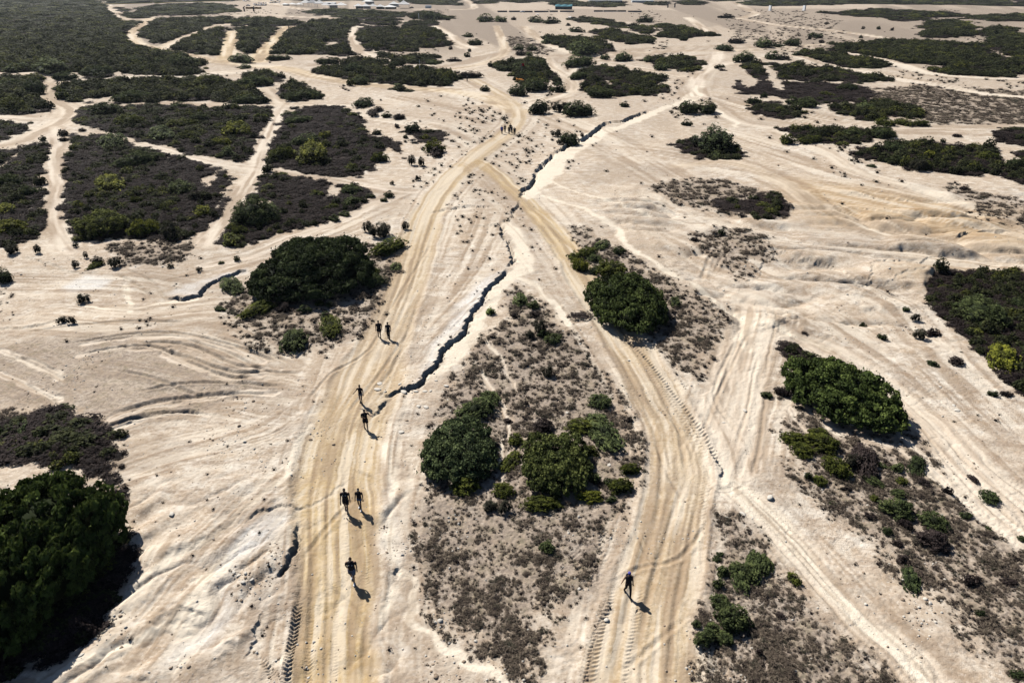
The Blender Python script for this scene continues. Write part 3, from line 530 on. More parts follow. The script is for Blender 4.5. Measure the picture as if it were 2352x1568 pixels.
def ground_material():
    k = NT('dry_ground'); pos = k.n('NewGeometry').outputs['Position']
    a1 = k.attr('mk1'); a2 = k.attr('mk2')
    s1 = k.n('SeparateColor'); k.put(s1.inputs[0], a1.outputs['Color']); s2 = k.n('SeparateColor'); k.put(s2.inputs[0], a2.outputs['Color'])
    road, dry, silt = s1.outputs; soil = a1.outputs['Alpha']; slab, ochre, rut = s2.outputs; path = a2.outputs['Alpha']
    nb = k.noise(pos, .09, 3); nm = k.noise(pos, .7, 3, .62); nf = k.noise(pos, 4.2, 3, .7); nff = k.noise(pos, 17, 2, .7)
    mp = k.n('Mapping'); k.put(mp.inputs[0], pos); mp.inputs['Scale'].default_value = (.55, 2.4, 1); mp.inputs['Rotation'].default_value = (0, 0, .25)
    ns = k.noise(mp.outputs[0], .7, 4, .72, .3)
    ramp = lambda x, a, b: k.math('MULTIPLY', k.math('SUBTRACT', x, a), 1.0/(b-a), clamp=True)
    c = k.mix(ramp(nb, .38, .62), (.555, .465, .365), (.625, .555, .47))
    c = k.mix(ramp(nm, .42, .68), c, (.455, .355, .26))
    c = k.mix(k.math('MULTIPLY', ramp(ns, .50, .63), .75), c, (.35, .27, .205))
    c = k.mix(k.math('MULTIPLY', ramp(nf, .53, .68), .65), c, (.31, .235, .175))
    c = k.mix(k.math('MULTIPLY', ramp(nf, .46, .34), .6), c, (.70, .63, .545))
    c = k.mix(k.math('MULTIPLY', ramp(nm, .41, .29), .7), c, (.74, .68, .595))
    c = k.mix(k.math('MULTIPLY', ochre, .85), c, k.mix(ramp(ns, .4, .6), (.52, .395, .255), (.38, .255, .14)))
    a3 = k.attr('mk3'); s3 = k.n('SeparateColor'); k.put(s3.inputs[0], a3.outputs['Color']); strk, swt = s3.outputs[0], s3.outputs[1]
    sdk = k.math('MULTIPLY', ramp(strk, .50, .66), k.math('MULTIPLY', swt, .9)); slt = k.math('MULTIPLY', ramp(strk, .48, .34), k.math('MULTIPLY', swt, .8))
    c = k.mix(k.math('MULTIPLY', path, .7), c, (.63, .54, .445))
    c = k.mix(k.math('MULTIPLY', slab, ramp(nm, .22, .45)), c, k.mix(ramp(nf, .4, .65), (.72, .69, .65), (.56, .525, .485)))
    rd = k.mix(ramp(nf, .35, .65), (.53, .385, .195), (.435, .30, .14))
    rd = k.mix(ramp(nb, .4, .6), rd, (.57, .435, .25))
    rd = k.mix(k.math('MULTIPLY', ramp(nm, .47, .62), .55), rd, (.60, .50, .37))
    rd = k.mix(k.math('MULTIPLY', rut, .85), rd, (.29, .195, .095))
    c = k.mix(k.math('MULTIPLY', rut, .35), c, (.31, .225, .14))
    c = k.mix(k.math('MULTIPLY', road, k.math('MULTIPLY_ADD', nf, .7, .5), clamp=True), c, rd)
    c = k.mix(k.math('MULTIPLY', silt, .85), c, k.mix(ramp(nf, .35, .7), (.78, .70, .58), (.68, .59, .47)))
    c = k.mix(sdk, c, k.mix(.62, c, (.28, .20, .135))); c = k.mix(slt, c, k.mix(.6, c, (.74, .665, .555)))
    # dry litter between the stems
    c = k.mix(k.math('MULTIPLY', dry, .58), c, (.31, .245, .19))
    np_ = k.noise(pos, 3.6, 4, .72, .2)
    f = k.math('MULTIPLY_ADD', k.math('SUBTRACT', k.math('MULTIPLY', dry, .545), np_), 9, .42, clamp=True)
    f = k.math('MULTIPLY', f, k.math('MINIMUM', k.math('MULTIPLY', dry, 2.5), .75))
    lit = k.mix(ramp(nff, .35, .65), (.20, .16, .135), (.33, .27, .22))
    lit = k.mix(ramp(nm, .5, .7), lit, (.21, .185, .125))
    c = k.mix(f, c, lit)
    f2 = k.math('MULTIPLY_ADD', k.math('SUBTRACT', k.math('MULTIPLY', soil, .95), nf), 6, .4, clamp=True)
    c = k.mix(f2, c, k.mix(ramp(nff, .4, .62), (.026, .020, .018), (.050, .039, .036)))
    # loose specks
    sp = k.n('TexVoronoi'); sp.inputs['Scale'].default_value = 2.6; k.put(sp.inputs['Vector'], pos)
    spf = k.math('MULTIPLY', k.math('LESS_THAN', sp.outputs['Distance'], .085), k.math('GREATER_THAN', nm, .5))
    c = k.mix(k.math('MULTIPLY', spf, .75), c, (.12, .09, .065))
    h = k.math('ADD', k.math('MULTIPLY', nff, .35), k.math('ADD', nf, k.math('MULTIPLY', np_, k.math('MULTIPLY', dry, .6))))
    b = k.n('Bump'); b.inputs['Distance'].default_value = .11; k.put(b.inputs['Height'], h); k.put(b.inputs['Strength'], k.math('MULTIPLY_ADD', ramp(nb, .40, .60), .6, .25))
    return k.bsdf(c, .95, b.outputs[0], .1)

def leaf_material(name, ca, cb, cc, trans=.22):
    """ca dark core and darkest leaves, cb leaf, cc fresh tips; the per-leaf attribute tint mixes them and the object colour tints the plant"""
    k = NT(name); t = k.attr('tint').outputs['Fac']; oi = k.n('ObjectInfo')
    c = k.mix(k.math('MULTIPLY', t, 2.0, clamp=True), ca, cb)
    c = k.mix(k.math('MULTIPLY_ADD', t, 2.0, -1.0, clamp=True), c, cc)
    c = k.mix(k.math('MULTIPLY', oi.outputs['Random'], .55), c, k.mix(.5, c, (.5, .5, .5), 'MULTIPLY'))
    c = k.mix(1.0, c, oi.outputs['Color'], 'MULTIPLY')
    return k.bsdf(c, .8, None, .08, trans)
def plain(name, col, rough=.8, var=.15, scale=9, spec=.2, metal=0):
    k = NT(name); pos = k.n('TexCoord').outputs['Object']; n = k.noise(pos, scale, 3)
    c = k.mix(n, tuple(v*(1-var) for v in col), tuple(min(1, v*(1+var)) for v in col))
    m = k.bsdf(c, rough, None, spec)
    m.node_tree.nodes['Principled BSDF'].inputs['Metallic'].default_value = metal
    return m
MAT = {
 'ground': ground_material(),
 'green': leaf_material('shrub_leaves', (.020, .026, .013), (.070, .092, .036), (.165, .195, .072), .2),
 'scrub': leaf_material('scrub_leaves', (.012, .014, .009), (.042, .050, .022), (.095, .102, .040), .2),
 'olive': leaf_material('olive_shrub_leaves', (.022, .024, .010), (.088, .100, .026), (.195, .200, .044), .2),
 'heath': leaf_material('heath_twigs', (.013, .010, .010), (.040, .030, .029), (.076, .058, .052), .12),
 'grey': leaf_material('grey_twigs', (.030, .028, .020), (.075, .070, .050), (.14, .13, .10), .15),
 'dryt': leaf_material('dry_stalks', (.08, .062, .05), (.19, .15, .118), (.33, .27, .20), .15),
 'bark': plain('bark', (.07, .055, .045), .9), 'clod': plain('dry_clod', (.30, .23, .17), .95, .25, 5), 'stone': plain('pale_stone', (.58, .54, .48), .9, .25, 5),
}

# ------------------------------------------------------------------ linking helpers
def link(o, parent=None):
    COL.objects.link(o)
    if parent is not None: o.parent = parent
    return o
def tag(o, label=None, cat=None, group=None, kind=None):
    if label: o['label'] = label
    if cat: o['category'] = cat
    if group: o['group'] = group
    if kind: o['kind'] = kind
    return o
def mesh_np(name, V, F, mats, smooth=False, mi=None, tint=None):
    me = bpy.data.meshes.new(name); V = np.asarray(V, np.float32); F = np.asarray(F, np.int32)
    k = F.shape[1]
    me.vertices.add(len(V)); me.vertices.foreach_set('co', V.ravel())
    me.loops.add(F.size); me.loops.foreach_set('vertex_index', F.ravel())
    me.polygons.add(len(F)); me.polygons.foreach_set('loop_start', np.arange(0, F.size, k, dtype=np.int32))
    if smooth: me.polygons.foreach_set('use_smooth', np.ones(len(F), bool))
    for m in (mats if isinstance(mats, list) else [mats]): me.materials.append(m)
    if mi is not None: me.polygons.foreach_set('material_index', np.asarray(mi, np.int32))
    if tint is not None:
        at = me.attributes.new('tint', 'FLOAT', 'POINT'); at.data.foreach_set('value', np.asarray(tint, np.float32))
    me.update(calc_edges=True); return me

# ------------------------------------------------------------------ the ground: one sheet to the horizon
def build_ground():
    yp = np.concatenate([np.arange(1760, 1000, -2.3), np.arange(1000, 560, -1.75), np.arange(560, 64, -2.3), np.arange(64, -34, -1.7)])
    Yr = ground(np.full(len(yp), 1176.), yp)[1]
    Yr = np.concatenate([[-2500, -600, -200, -60, -20, -5, 4, 10, 14], Yr, [9000, 15000, 30000]])
    hw = .75*np.maximum(Yr*CP+CAM_H*SP, 20)
    kc = np.linspace(-1.15, 1.15, 1000)
    ex = np.array([1.18, 1.25, 1.4, 1.7, 2.1])
    kc = np.concatenate([-ex[::-1], kc, ex])
    XX = hw[:, None]*kc[None, :]; YY = np.repeat(Yr[:, None], len(kc), 1)
    nr, nc = XX.shape; X = XX.ravel(); Y = YY.ravel()
    dy = np.gradient(Yr); dx = hw*(2.3/1000)
    spc = np.repeat(np.sqrt(np.abs(dx*dy))[:, None], nc, 1).ravel()
    z, M = terrain(X, Y, spc)
    Z = z.reshape(nr, nc); far = sst(2500, 6000, np.hypot(X, Y)).reshape(nr, nc); Z = Z*(1-far)
    GRID.update(Y=Yr, hw=hw, k=kc, z=Z, dry=M['dry'].reshape(nr, nc), soil=M['soil'].reshape(nr, nc), keep=np.maximum(np.maximum(M['road'], M['path']), M['silt']).reshape(nr, nc))
    V = np.stack([XX, YY, Z], -1)
    du = np.gradient(V, axis=1); dv = np.gradient(V, axis=0); N = np.cross(du, dv)
    N /= np.linalg.norm(N, axis=-1, keepdims=True)+1e-12
    V = V.reshape(-1, 3).astype(np.float32); N = N.reshape(-1, 3)
    i = (np.arange(nr-1)[:, None]*nc+np.arange(nc-1)[None, :]).ravel()
    F = np.stack([i, i+1, i+nc+1, i+nc], 1).astype(np.int32)
    fm = lambda a: a[F].mean(1)
    lab = np.zeros(len(F), int)
    t = M['tid'][F[:, 0]]; rd = fm(M['road']) > .5
    lab[fm(M['silt']) > .62] = 3
    lab[rd & (t == 1)] = 1; lab[rd & (t == 2)] = 2
    c1 = np.stack([M['road'], M['dry'], M['silt'], M['soil']], 1); c2 = np.stack([M['slab'], M['ochre'], M['rut'], M['path']], 1); c3 = np.stack([M['strk'], M['swt'], M['swt'], M['swt']], 1)
    names = [('ground', 'pale eroded sandy ground spreading to the horizon', 'ground'), ('dirt_track', 'tan dirt track with walkers, left of the crack', 'track'),
             ('dirt_track', 'tan dirt track curving down the right of centre', 'track'), ('wash', 'white silt floors of the gullies', 'wash')]
    for L in range(4):
        f = F[lab == L]; u, inv = np.unique(f, return_inverse=True); f = inv.reshape(f.shape)
        me = mesh_np(names[L][0], V[u], f, MAT['ground'], True)
        for nm, c in (('mk1', c1), ('mk2', c2), ('mk3', c3)):
            at = me.attributes.new(nm, 'FLOAT_COLOR', 'POINT'); at.data.foreach_set('color', np.ascontiguousarray(c[u], np.float32).ravel())
        me.normals_split_custom_set_from_vertices(N[u].tolist())
        tag(link(bpy.data.objects.new(names[L][0], me)), names[L][1], names[L][2], None, 'structure')
build_ground()
# ------------------------------------------------------------------ plants
def unit(v): return v/(np.linalg.norm(v, axis=-1, keepdims=True)+1e-9)
def sphere_pts(r, n, zmin=-.25):
    v = unit(r.normal(size=(n*3, 3))); v = v[v[:, 2] > zmin][:n]; return v
ICO = None
def ico():
    global ICO
    if ICO is None:
        import bmesh
        bm = bmesh.new(); bmesh.ops.create_icosphere(bm, subdivisions=2, radius=1)
        ICO = (np.array([v.co[:] for v in bm.verts]), np.array([[v.index for v in f.verts] for f in bm.faces])); bm.free()
    return ICO
def crown_mesh(name, lobes, n_leaf, leaf, mat, seed, clump=.3, ratio=.55, up=.35, zsink=0.0, leafm=None):
    """crown of many small leaf faces: lobes = (cx, cy, cz, rx, ry, rz); leaves sit on sub-clumps so that dark gaps stay between"""
    r = np.random.default_rng(seed); L = np.array(lobes, float)
    area = (L[:, 3]*L[:, 4]+L[:, 3]*L[:, 5]+L[:, 4]*L[:, 5]); share = area/area.sum()
    C, NRM, TN = [], [], []
    for (cx, cy, cz, rx, ry, rz), sh in zip(L, share):
        n = int(n_leaf*sh)
        if n < 8: continue
        kc = max(5, int(2.0/clump**2)); cc = sphere_pts(r, kc); kc = len(cc)
        csz = clump*r.uniform(.7, 1.35, kc); lift = r.uniform(.80, 1.0, kc); ctint = r.normal(.0, .22, kc)
        which = r.integers(0, kc, n); d = unit(r.normal(size=(n, 3))); o = cc[which]
        d = unit(d+o*.7)
        d_s = 1+(r.random((n, 1)) < .07)*r.uniform(.2, .9, (n, 1))
        p = o*lift[which][:, None]+d_s*d*csz[which][:, None]*r.uniform(.75, 1.08, (n, 1))
        C.append(p*[rx, ry, rz]+[cx, cy, cz]); NRM.append(unit(d/np.array([rx, ry, rz])*min(rx, ry, rz)))
        TN.append(np.clip(.42+ctint[which]+.14*(d*o).sum(1)+r.normal(0, .13, n)+.12*d[:, 2], 0, 1))  # tint runs lighter on upward and outward leaves
    C = np.concatenate(C); NRM = np.concatenate(NRM); TN = np.concatenate(TN)
    inside = np.zeros(len(C), bool)
    for (cx, cy, cz, rx, ry, rz) in L:
        q = (C-[cx, cy, cz])/[rx, ry, rz]; inside |= (q*q).sum(1) < .42
    k = (~inside) & (C[:, 2] > -zsink); C = C[k]; NRM = NRM[k]; TN = TN[k]; n = len(C)
    nn = unit(NRM*.65+r.normal(size=(n, 3))*.55+[0, 0, up]); t = unit(np.cross(nn, r.normal(size=(n, 3)))); b = np.cross(nn, t)
    s = (leaf if leafm is None else np.array([leafm]))*r.uniform(.6, 1.35, (n, 1))
    V = np.stack([C-t*s, C-b*s*ratio+nn*s*.18, C+t*s, C+b*s*ratio+nn*s*.18], 1).reshape(-1, 3)
    F = np.arange(n*4).reshape(-1, 4); tint = np.repeat(TN, 4)
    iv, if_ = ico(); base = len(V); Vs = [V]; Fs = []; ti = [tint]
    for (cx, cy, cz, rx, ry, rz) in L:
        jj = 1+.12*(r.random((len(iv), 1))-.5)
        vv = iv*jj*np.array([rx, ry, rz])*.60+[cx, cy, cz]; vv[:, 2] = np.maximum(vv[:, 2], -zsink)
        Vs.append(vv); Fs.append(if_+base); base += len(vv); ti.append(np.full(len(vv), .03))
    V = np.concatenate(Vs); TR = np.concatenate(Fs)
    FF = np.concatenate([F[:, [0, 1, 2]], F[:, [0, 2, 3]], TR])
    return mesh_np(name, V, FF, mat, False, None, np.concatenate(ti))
def dome_lobes(seed, n=7, spread=.33, flat=1.0):
    r = np.random.default_rng(seed); out = [(0, 0, .30, .34, .34, .60)]
    for i in range(n):
        a = 2*math.pi*(i+r.random()*.7)/n; d = spread*r.uniform(.7, 1.0); s = r.uniform(.16, .24)
        out.append((d*math.cos(a), d*math.sin(a), r.uniform(.14, .38)*flat, s, s, s*r.uniform(1.3, 2.2)*flat))
    return out
def stem_mesh(name, seed, n=5, h=.55):
    r = np.random.default_rng(seed); V = []; F = []
    for i in range(n):
        a = r.random()*6.28; lean = r.uniform(.05, .3); base = np.array([.05*math.cos(a), .05*math.sin(a), -.05]); rad = .03
        tip = base+[lean*math.cos(a), lean*math.sin(a), h*r.uniform(.8, 1.1)]
        for q in range(4):
            f = q/3; p = base*(1-f)+tip*f+[0.02*math.sin(3*f+a), .02*math.cos(4*f), 0]
            for j in range(5): V.append(p+rad*(1-.8*f)*np.array([math.cos(j*1.2566), math.sin(j*1.2566), 0]))
        o = i*20
        for q in range(3):
            for j in range(5): F.append([o+q*5+j, o+q*5+(j+1) % 5, o+q*5+5+(j+1) % 5, o+q*5+5+j])
    return mesh_np(name, V, F, MAT['bark'])

KIND = {  # mats, object colour, words
 'g': ('green', (1, 1, 1), 'dark green'), 'd': ('green', (.62, .66, .7), 'blackish green'), 'y': ('olive', (1.5, 1.45, .9), 'yellow-green'),
 'o': ('olive', (.9, .95, .8), 'olive green'), 'b': ('heath', (1, 1, 1), 'dark brown'), 't': ('grey', (.72, .75, .7), 'grey-green'), 'f': ('green', (2.0, 2.1, 1.4), 'fresh green'),
}
PROTO = {}
def proto(kind, size, v):
    key = (KIND[kind][0], size, v, kind == 't')
    if key not in PROTO:
        n, lf, cl, lb = {'L': (8500, .020, .22, 9), 'M': (2600, .036, .27, 7), 'S': (800, .062, .34, 5), 'X': (260, .11, .4, 4)}[size]
        sd = hash((key[0] == 'green', size, v)) & 0 or (ord(size)*31+v*7+len(key[0]))
        if kind == 't': me = crown_mesh('crown', [(0, 0, .42, .2, .2, .5)]+[(.24*math.cos(a), .24*math.sin(a), .34, .15, .15, .42) for a in (.3+v, 2.2+v, 4.4+v)], n, lf*1.3, MAT['grey'], sd, .34, .16, 1.1)
        else: me = crown_mesh('crown', dome_lobes(sd, lb), n, lf, MAT[KIND[kind][0]], sd, cl)
        PROTO[key] = me
    return PROTO[key]
STEMS = [stem_mesh('stem', i) for i in range(2)]

def fit(box, depth=.9):
    """ground position and true size of a shrub from its outline box on the survey grid"""
    x0, y0, x1, y1 = box; xm = .5*(x0+x1); wpx = x1-x0; a = y1-y0
    Y = float(ground(xm, y1)[1]); b = None
    for it in range(4):
        sc = ppm(Y); wm = wpx/sc; e = math.atan2(CAM_H, Y); b = .5*wm*depth; am = a/sc
        b = min(b, .46*am/math.sin(e)) if b*math.sin(e)*1.9 > am else b
        up = am-b*math.sin(e); h2 = up*up-(b*math.sin(e))**2
        h = math.sqrt(max(h2, 0))/math.cos(e) if h2 > 0 else 0
        h = max(h, .28*min(wm, 2*b)); h = min(h, 1.1*wm)
        Y = float(ground(xm, y1)[1])+b
    X = float((xm-1176)/ppm(Y))
    return X, Y, wm, 2*b, h

MV = {}
def verts_of(me):
    if me.name not in MV:
        a = np.empty(len(me.vertices)*3, np.float32); me.vertices.foreach_get('co', a); a = a.reshape(-1, 3); MV[me.name] = a[::max(1, len(a)//3000)]
    return MV[me.name]
def refine(me, box, X, Y, w_, d_, h, rot=0.0, hmin=.48):
    """true size and place so that the crown fills its surveyed outline"""
    V = verts_of(me); c, s_ = math.cos(rot), math.sin(rot); tw = box[2]-box[0]; ta = box[3]-box[1]
    for it in range(7):
        zz = float(gz(X, Y)[0]); px = V[:, 0]*w_; py = V[:, 1]*d_
        x = X+px*c-py*s_; y = Y+px*s_+py*c; z = zz+V[:, 2]*h-CAM_H
        dep = y*CP-z*SP; u = 1176+FPX*x/dep; v = 784-FPX*(y*SP+z*CP)/dep
        u0, u1 = np.percentile(u, [.6, 99.4]); v0, v1 = np.percentile(v, [.6, 99.4])
        kw = (tw/(u1-u0)); w_ *= kw; ka = ta/(v1-v0); d_ = min(max(d_*ka**.9, .45*w_), 1.7*w_); h = min(max(h*ka**.6, hmin*min(w_, d_)), .95*w_)
        m = ppm(Y); X += ((box[0]+box[2])-(u0+u1))/2/m
        e = math.atan2(CAM_H, Y); Y -= (box[3]-v1)/m/math.sin(e)*.8
    return X, Y, w_, d_, h
SHRUBS = []   # (box, kind, label or None, zone)
def Z(zone, c, r, items):
    for it in items:
        k = it[4] if len(it) > 4 else 'g'; lab = it[5] if len(it) > 5 else None
        x0, y0 = T(c, r, it[0], it[1]); x1, y1 = T(c, r, it[2], it[3]); SHRUBS.append(((x0, y0, x1, y1), k, lab, zone))
z = "in the scrubby triangle"
Z(z,1,2,[(785,385,1065,562,'g','dark green shrub with a bump on its right, just behind the round grey-green shrub'),(955,340,1100,430,'g'),(750,910,955,1060,'o','low olive shrub tucked under the front of the round grey-green shrub'),(1085,785,1240,900,'o'),(1235,840,1285,905),
 (1040,970,1200,1080,'o'),(1150,630,1255,715,'o'),(1345,980,1510,1045,'o'),(1545,525,1810,637,'o','flat dark shrub behind the block shaped shrub in the triangle'),(1690,590,1950,757,'g','rounded dark green shrub beside the back right corner of the block shaped shrub'),(1655,685,1780,790,'o'),
 (1320,525,1460,625,'b','dark brown shrub behind the block shaped shrub'),(1695,360,1865,465,'g','lone small dome shrub nearest the right track at the top of the triangle'),(1375,165,1465,240,'t'),(1920,800,2060,920,'o','ball shaped olive shrub on the very edge of the right track'),
 (1690,870,1800,980),(1805,900,1905,1000,'g'),(1850,930,2005,1060,'o'),(1820,1050,1905,1112),(1610,1025,1805,1120,'y'),(1240,1060,1520,1172,'o','wide low shrub in front of the block shaped shrub'),
 (1120,520,1185,562,'b'),(1250,410,1290,445,'b'),(1455,455,1500,490,'b'),(975,1090,1080,1175,'t'),(1080,1090,1180,1180,'t'),(1960,525,2010,565,'b'),(1360,975,1400,1010)])
Z(z,1,3,[(1360,190,1475,285,'g','small isolated dark shrub low in the triangle, nearest the bottom')])
z = "at the upper tip of the triangle"
Z(z,1,1,[(1180,880,1285,940),(1275,890,1365,955),(1170,980,1222,1022,'b'),(1295,965,1370,1012,'b'),(1260,1040,1335,1150,'t'),(1325,1020,1412,1112,'t'),(1345,1080,1447,1147,'d'),(1395,1120,1520,1195),(990,945,1060,1000,'f','bright green sapling standing in the white wash')])
z = "beyond the great dark dome shrub"
Z(z,1,1,[(1615,525,1770,592,'o'),(1740,490,1850,542),(1870,520,1962,580),(1550,550,1660,622,'o'),(1580,600,1720,692,'y'),(1690,570,1795,627),(1710,655,1800,716),(1755,610,1970,737,'o'),(2255,870,2352,940)])
z = "around the huge blackish shrub"
Z(z,0,1,[(1875,750,2110,872,'o'),(1725,745,1850,817),(1510,775,1680,852),(1475,930,1560,972),(1630,900,1910,1012,'o'),(1900,905,2010,977,'b'),(2045,905,2150,977),(2165,895,2235,937,'o'),(2245,905,2305,947),(2205,970,2290,1032,'d'),(2170,740,2352,822,'b'),(1900,1100,2140,1245,'g'),(2200,1090,2352,1150,'o')])
Z(z,1,1,[(185,460,457,582,'o','flat wide shrub beside the track, behind the huge dark shrub'),(145,490,187,522),(105,655,265,732,'o'),(165,695,322,805,'g'),(25,735,112,802),(330,655,412,692)])
z = "behind the huge blackish shrub"
Z(z,1,1,[(140,345,217,417,'t'),(190,350,337,450,'t'),(405,350,477,412,'t'),(295,130,362,182,'d'),(265,175,322,210),(330,60,372,92,'t'),(500,20,557,62,'t')])
z = "along the ditch at the left"
Z(z,0,1,[(570,540,612,592,'t'),(615,540,717,642,'t'),(740,590,842,662,'t'),(585,640,722,684,'o'),(485,600,552,662,'t'),(495,490,547,527,'t'),(235,500,292,572,'t'),(30,500,132,572,'t'),(525,845,622,912,'t'),(380,1000,460,1052,'t'),(450,1000,530,1052,'t'),(-40,630,90,772,'d'),(1145,630,1205,668,'t'),(1340,655,1400,692,'t'),(1610,585,1655,625),(1505,615,1545,640)])
z = "in the broad left heath"
Z(z,0,1,[(640,40,850,140,'y'),(495,205,590,257,'y'),(510,265,882,440,'o','largest olive shrub in the broad heath left of the white footpath'),(870,320,1092,440,'y'),(1105,345,1227,460,'t'),(1335,235,1452,312,'y'),(890,155,987,222,'o'),(1290,130,1382,202,'t'),(1150,60,1352,162,'g')])
Z(z,0,0,[(635,920,882,1012,'g'),(770,1040,1122,1150,'g')])
z = "in heath behind the huge shrub"
Z(z,0,1,[(1590,160,1932,377,'g','largest shrub in the heath behind the huge dark shrub'),(1590,375,1717,442,'o'),(1530,450,1652,512,'o'),(2230,225,2352,262,'o'),(2260,300,2342,352,'g'),(2130,130,2230,180,'o')])
Z(z,1,1,[(0,90,142,160,'g'),(20,165,132,242,'g'),(-20,275,62,317)])
z = "in the left edge thicket"
Z(z,0,1,[(-30,0,150,110,'g'),(110,20,275,180,'g'),(-40,245,102,302,'y'),(-60,330,192,432,'y')])
z = "in heath between two white paths"
Z(z,0,0,[(600,705,847,792,'d'),(780,785,1002,862,'o'),(1060,770,1142,852,'d'),(1300,770,1452,832,'g'),(1510,830,1732,932,'y'),(1450,940,1592,1002,'y'),(1210,900,1382,962,'o'),(1020,910,1212,962,'g'),(1150,825,1372,872,'o'),(1500,1010,1622,1082,'g'),(1180,700,1302,742,'g'),(1745,780,1852,822,'o')])
z = "in the heath tapering right"
Z(z,0,0,[(1840,1000,2032,1102,'o'),(2020,1035,2252,1122,'y'),(2190,900,2292,952,'y'),(1960,800,2152,852,'g'),(1985,930,2212,1002,'g'),(1930,760,2040,800,'g')])
Z(z,1,0,[(200,1030,332,1112,'o'),(20,1115,110,1170,'o')])
z = "in the long green left thicket"
Z(z,0,0,[(490,555,592,602,'d'),(750,620,1052,702,'g'),(800,565,882,612,'d'),(1240,560,1312,602,'d'),(1600,650,1842,712,'g'),(1300,530,1552,602,'o'),(375,590,482,682,'o'),(955,530,1027,572,'t'),(1040,530,1092,557,'t'),(1640,515,1882,592,'g'),(1960,620,2202,692,'g'),(2000,550,2072,592,'g')])
z = "where the far left tracks meet"
Z(z,0,0,[(1055,380,1172,447,'g'),(1160,365,1362,467,'g'),(960,440,1062,502,'o'),(1290,490,1342,532,'d'),(1640,435,1732,477,'g','lone small round shrub where the far left tracks meet'),(1830,385,2012,417),(1570,390,1752,427),(2165,390,2352,442),(1975,325,2092,377),(1430,345,1522,382),(540,450,782,532,'d'),(355,490,542,552,'g'),(860,380,1017,442,'g'),(0,440,200,500),(220,440,470,502,'g'),(150,535,317,642,'d'),(-20,540,152,602),(-20,650,202,762,'o')])
z = "by the sandy left edge track"
Z(z,0,0,[(270,940,322,977,'d'),(400,895,472,942,'b'),(545,885,592,912,'b'),(160,870,195,900,'b'),(410,940,470,975,'b')])
z = "left of the left track's bend"
Z(z,1,0,[(62,670,227,742,'d','lone round shrub at the upper left of the bend, set apart on pale sand'),(435,840,547,917,'d'),(565,960,717,1047,'y','bright yellow-green round shrub left of the left track'),(605,1035,717,1082,'b'),(555,915,612,952,'y'),(450,1060,522,1137,'t'),(520,1075,582,1142,'t'),(170,760,252,802,'b'),(275,760,352,812,'g'),(355,780,442,822,'b'),(215,740,292,772,'b'),(365,850,402,880,'b'),(110,790,150,820,'b')])
z = "right of the left track's bend"
Z(z,1,0,[(1290,683,1437,780,'d','left one of two round dark shrubs with grey heath between them'),(1530,688,1747,798,'d','right one of two round dark shrubs with grey heath between them'),(1440,690,1560,762,'t'),(1440,890,1522,937,'t'),(1490,900,1632,997,'d'),(1475,960,1532,997,'t'),(1645,920,1672,952,'b'),(955,585,1022,627,'d'),(1920,695,1982,737,'d'),(2260,760,2292,787,'t')])
z = "around the red flag"
Z(z,1,0,[(1065,445,1182,492),(1180,420,1292,492),(1280,405,1412,472),(1215,480,1352,542,'d'),(1250,530,1452,622,'g'),(1440,560,1547,637,'g'),(1145,570,1282,657,'d'),(1525,400,1757,457,'g'),(1780,375,1852,412),(1880,375,2007,417),(2075,390,2152,427),(2150,420,2262,482),(1780,440,1842,472),(1565,490,1702,542,'g'),(1640,550,1722,612,'d'),(1700,600,1882,672,'g'),(1980,600,2102,652,'o'),(1270,365,1320,395),(1190,315,1260,355),(1280,318,1352,358,'d'),(845,372,892,404,'d'),(870,340,895,362),(1200,355,1270,392,'b'),(720,408,830,424,'b')])
z = "in the thicket with pale rock"
Z(z,1,0,[(15,430,167,502,'d'),(60,520,192,582,'g'),(340,430,402,462,'d'),(680,530,767,587,'g'),(360,580,442,617,'g'),(800,500,980,535,'b'),(580,415,662,447)])
z = "on open ground beyond the flag"
Z(z,1,0,[(870,265,977,312),(830,220,912,257),(1565,185,1682,224,'d'),(935,115,1052,152),(1050,110,1142,152),(1285,120,1402,158),(1390,116,1512,166),(470,95,532,132),(560,80,642,134),(640,95,702,137),(705,120,752,142),(1170,120,1207,142,'b'),(1570,300,1772,372,'g'),(1375,262,1452,302),(740,320,770,345,'b'),(875,338,895,362,'b'),(1545,162,1580,180,'b')])
z = "on open ground, upper right"
Z(z,2,0,[(220,305,352,352,'d'),(345,375,502,424,'g'),(565,350,680,412,'g'),(650,375,742,414,'b'),(490,270,622,325,'g'),(610,285,702,327,'d'),(690,260,822,317,'g'),(310,265,432,297,'b'),(860,225,970,262,'d'),(240,100,362,127,'b'),(1085,295,1157,342,'d'),(1215,240,1242,260,'d'),(1230,183,1255,202,'b'),(1335,178,1362,202,'d'),(1430,190,1456,210,'b'),(-20,245,37,282,'d'),(975,155,1010,170,'b'),(-320,120,-200,155,'d'),(935,272,975,296,'b'),(2090,258,2125,280,'d'),(860,250,885,275,'b')])
z = "right of the pale wide wash"
Z(z,2,0,[(-30,688,120,778,'d'),(100,688,237,778,'g'),(-12,800,72,867,'d'),(440,660,532,717,'d'),(705,655,802,717,'g'),(775,665,942,737,'g'),(535,640,582,677,'d'),(1060,570,1217,622,'g'),(1200,705,1322,762,'g'),(1320,810,1480,865,'o'),(1460,810,1600,866,'o'),(1570,815,1707,868,'o')])
z = "in thickets near right edge"
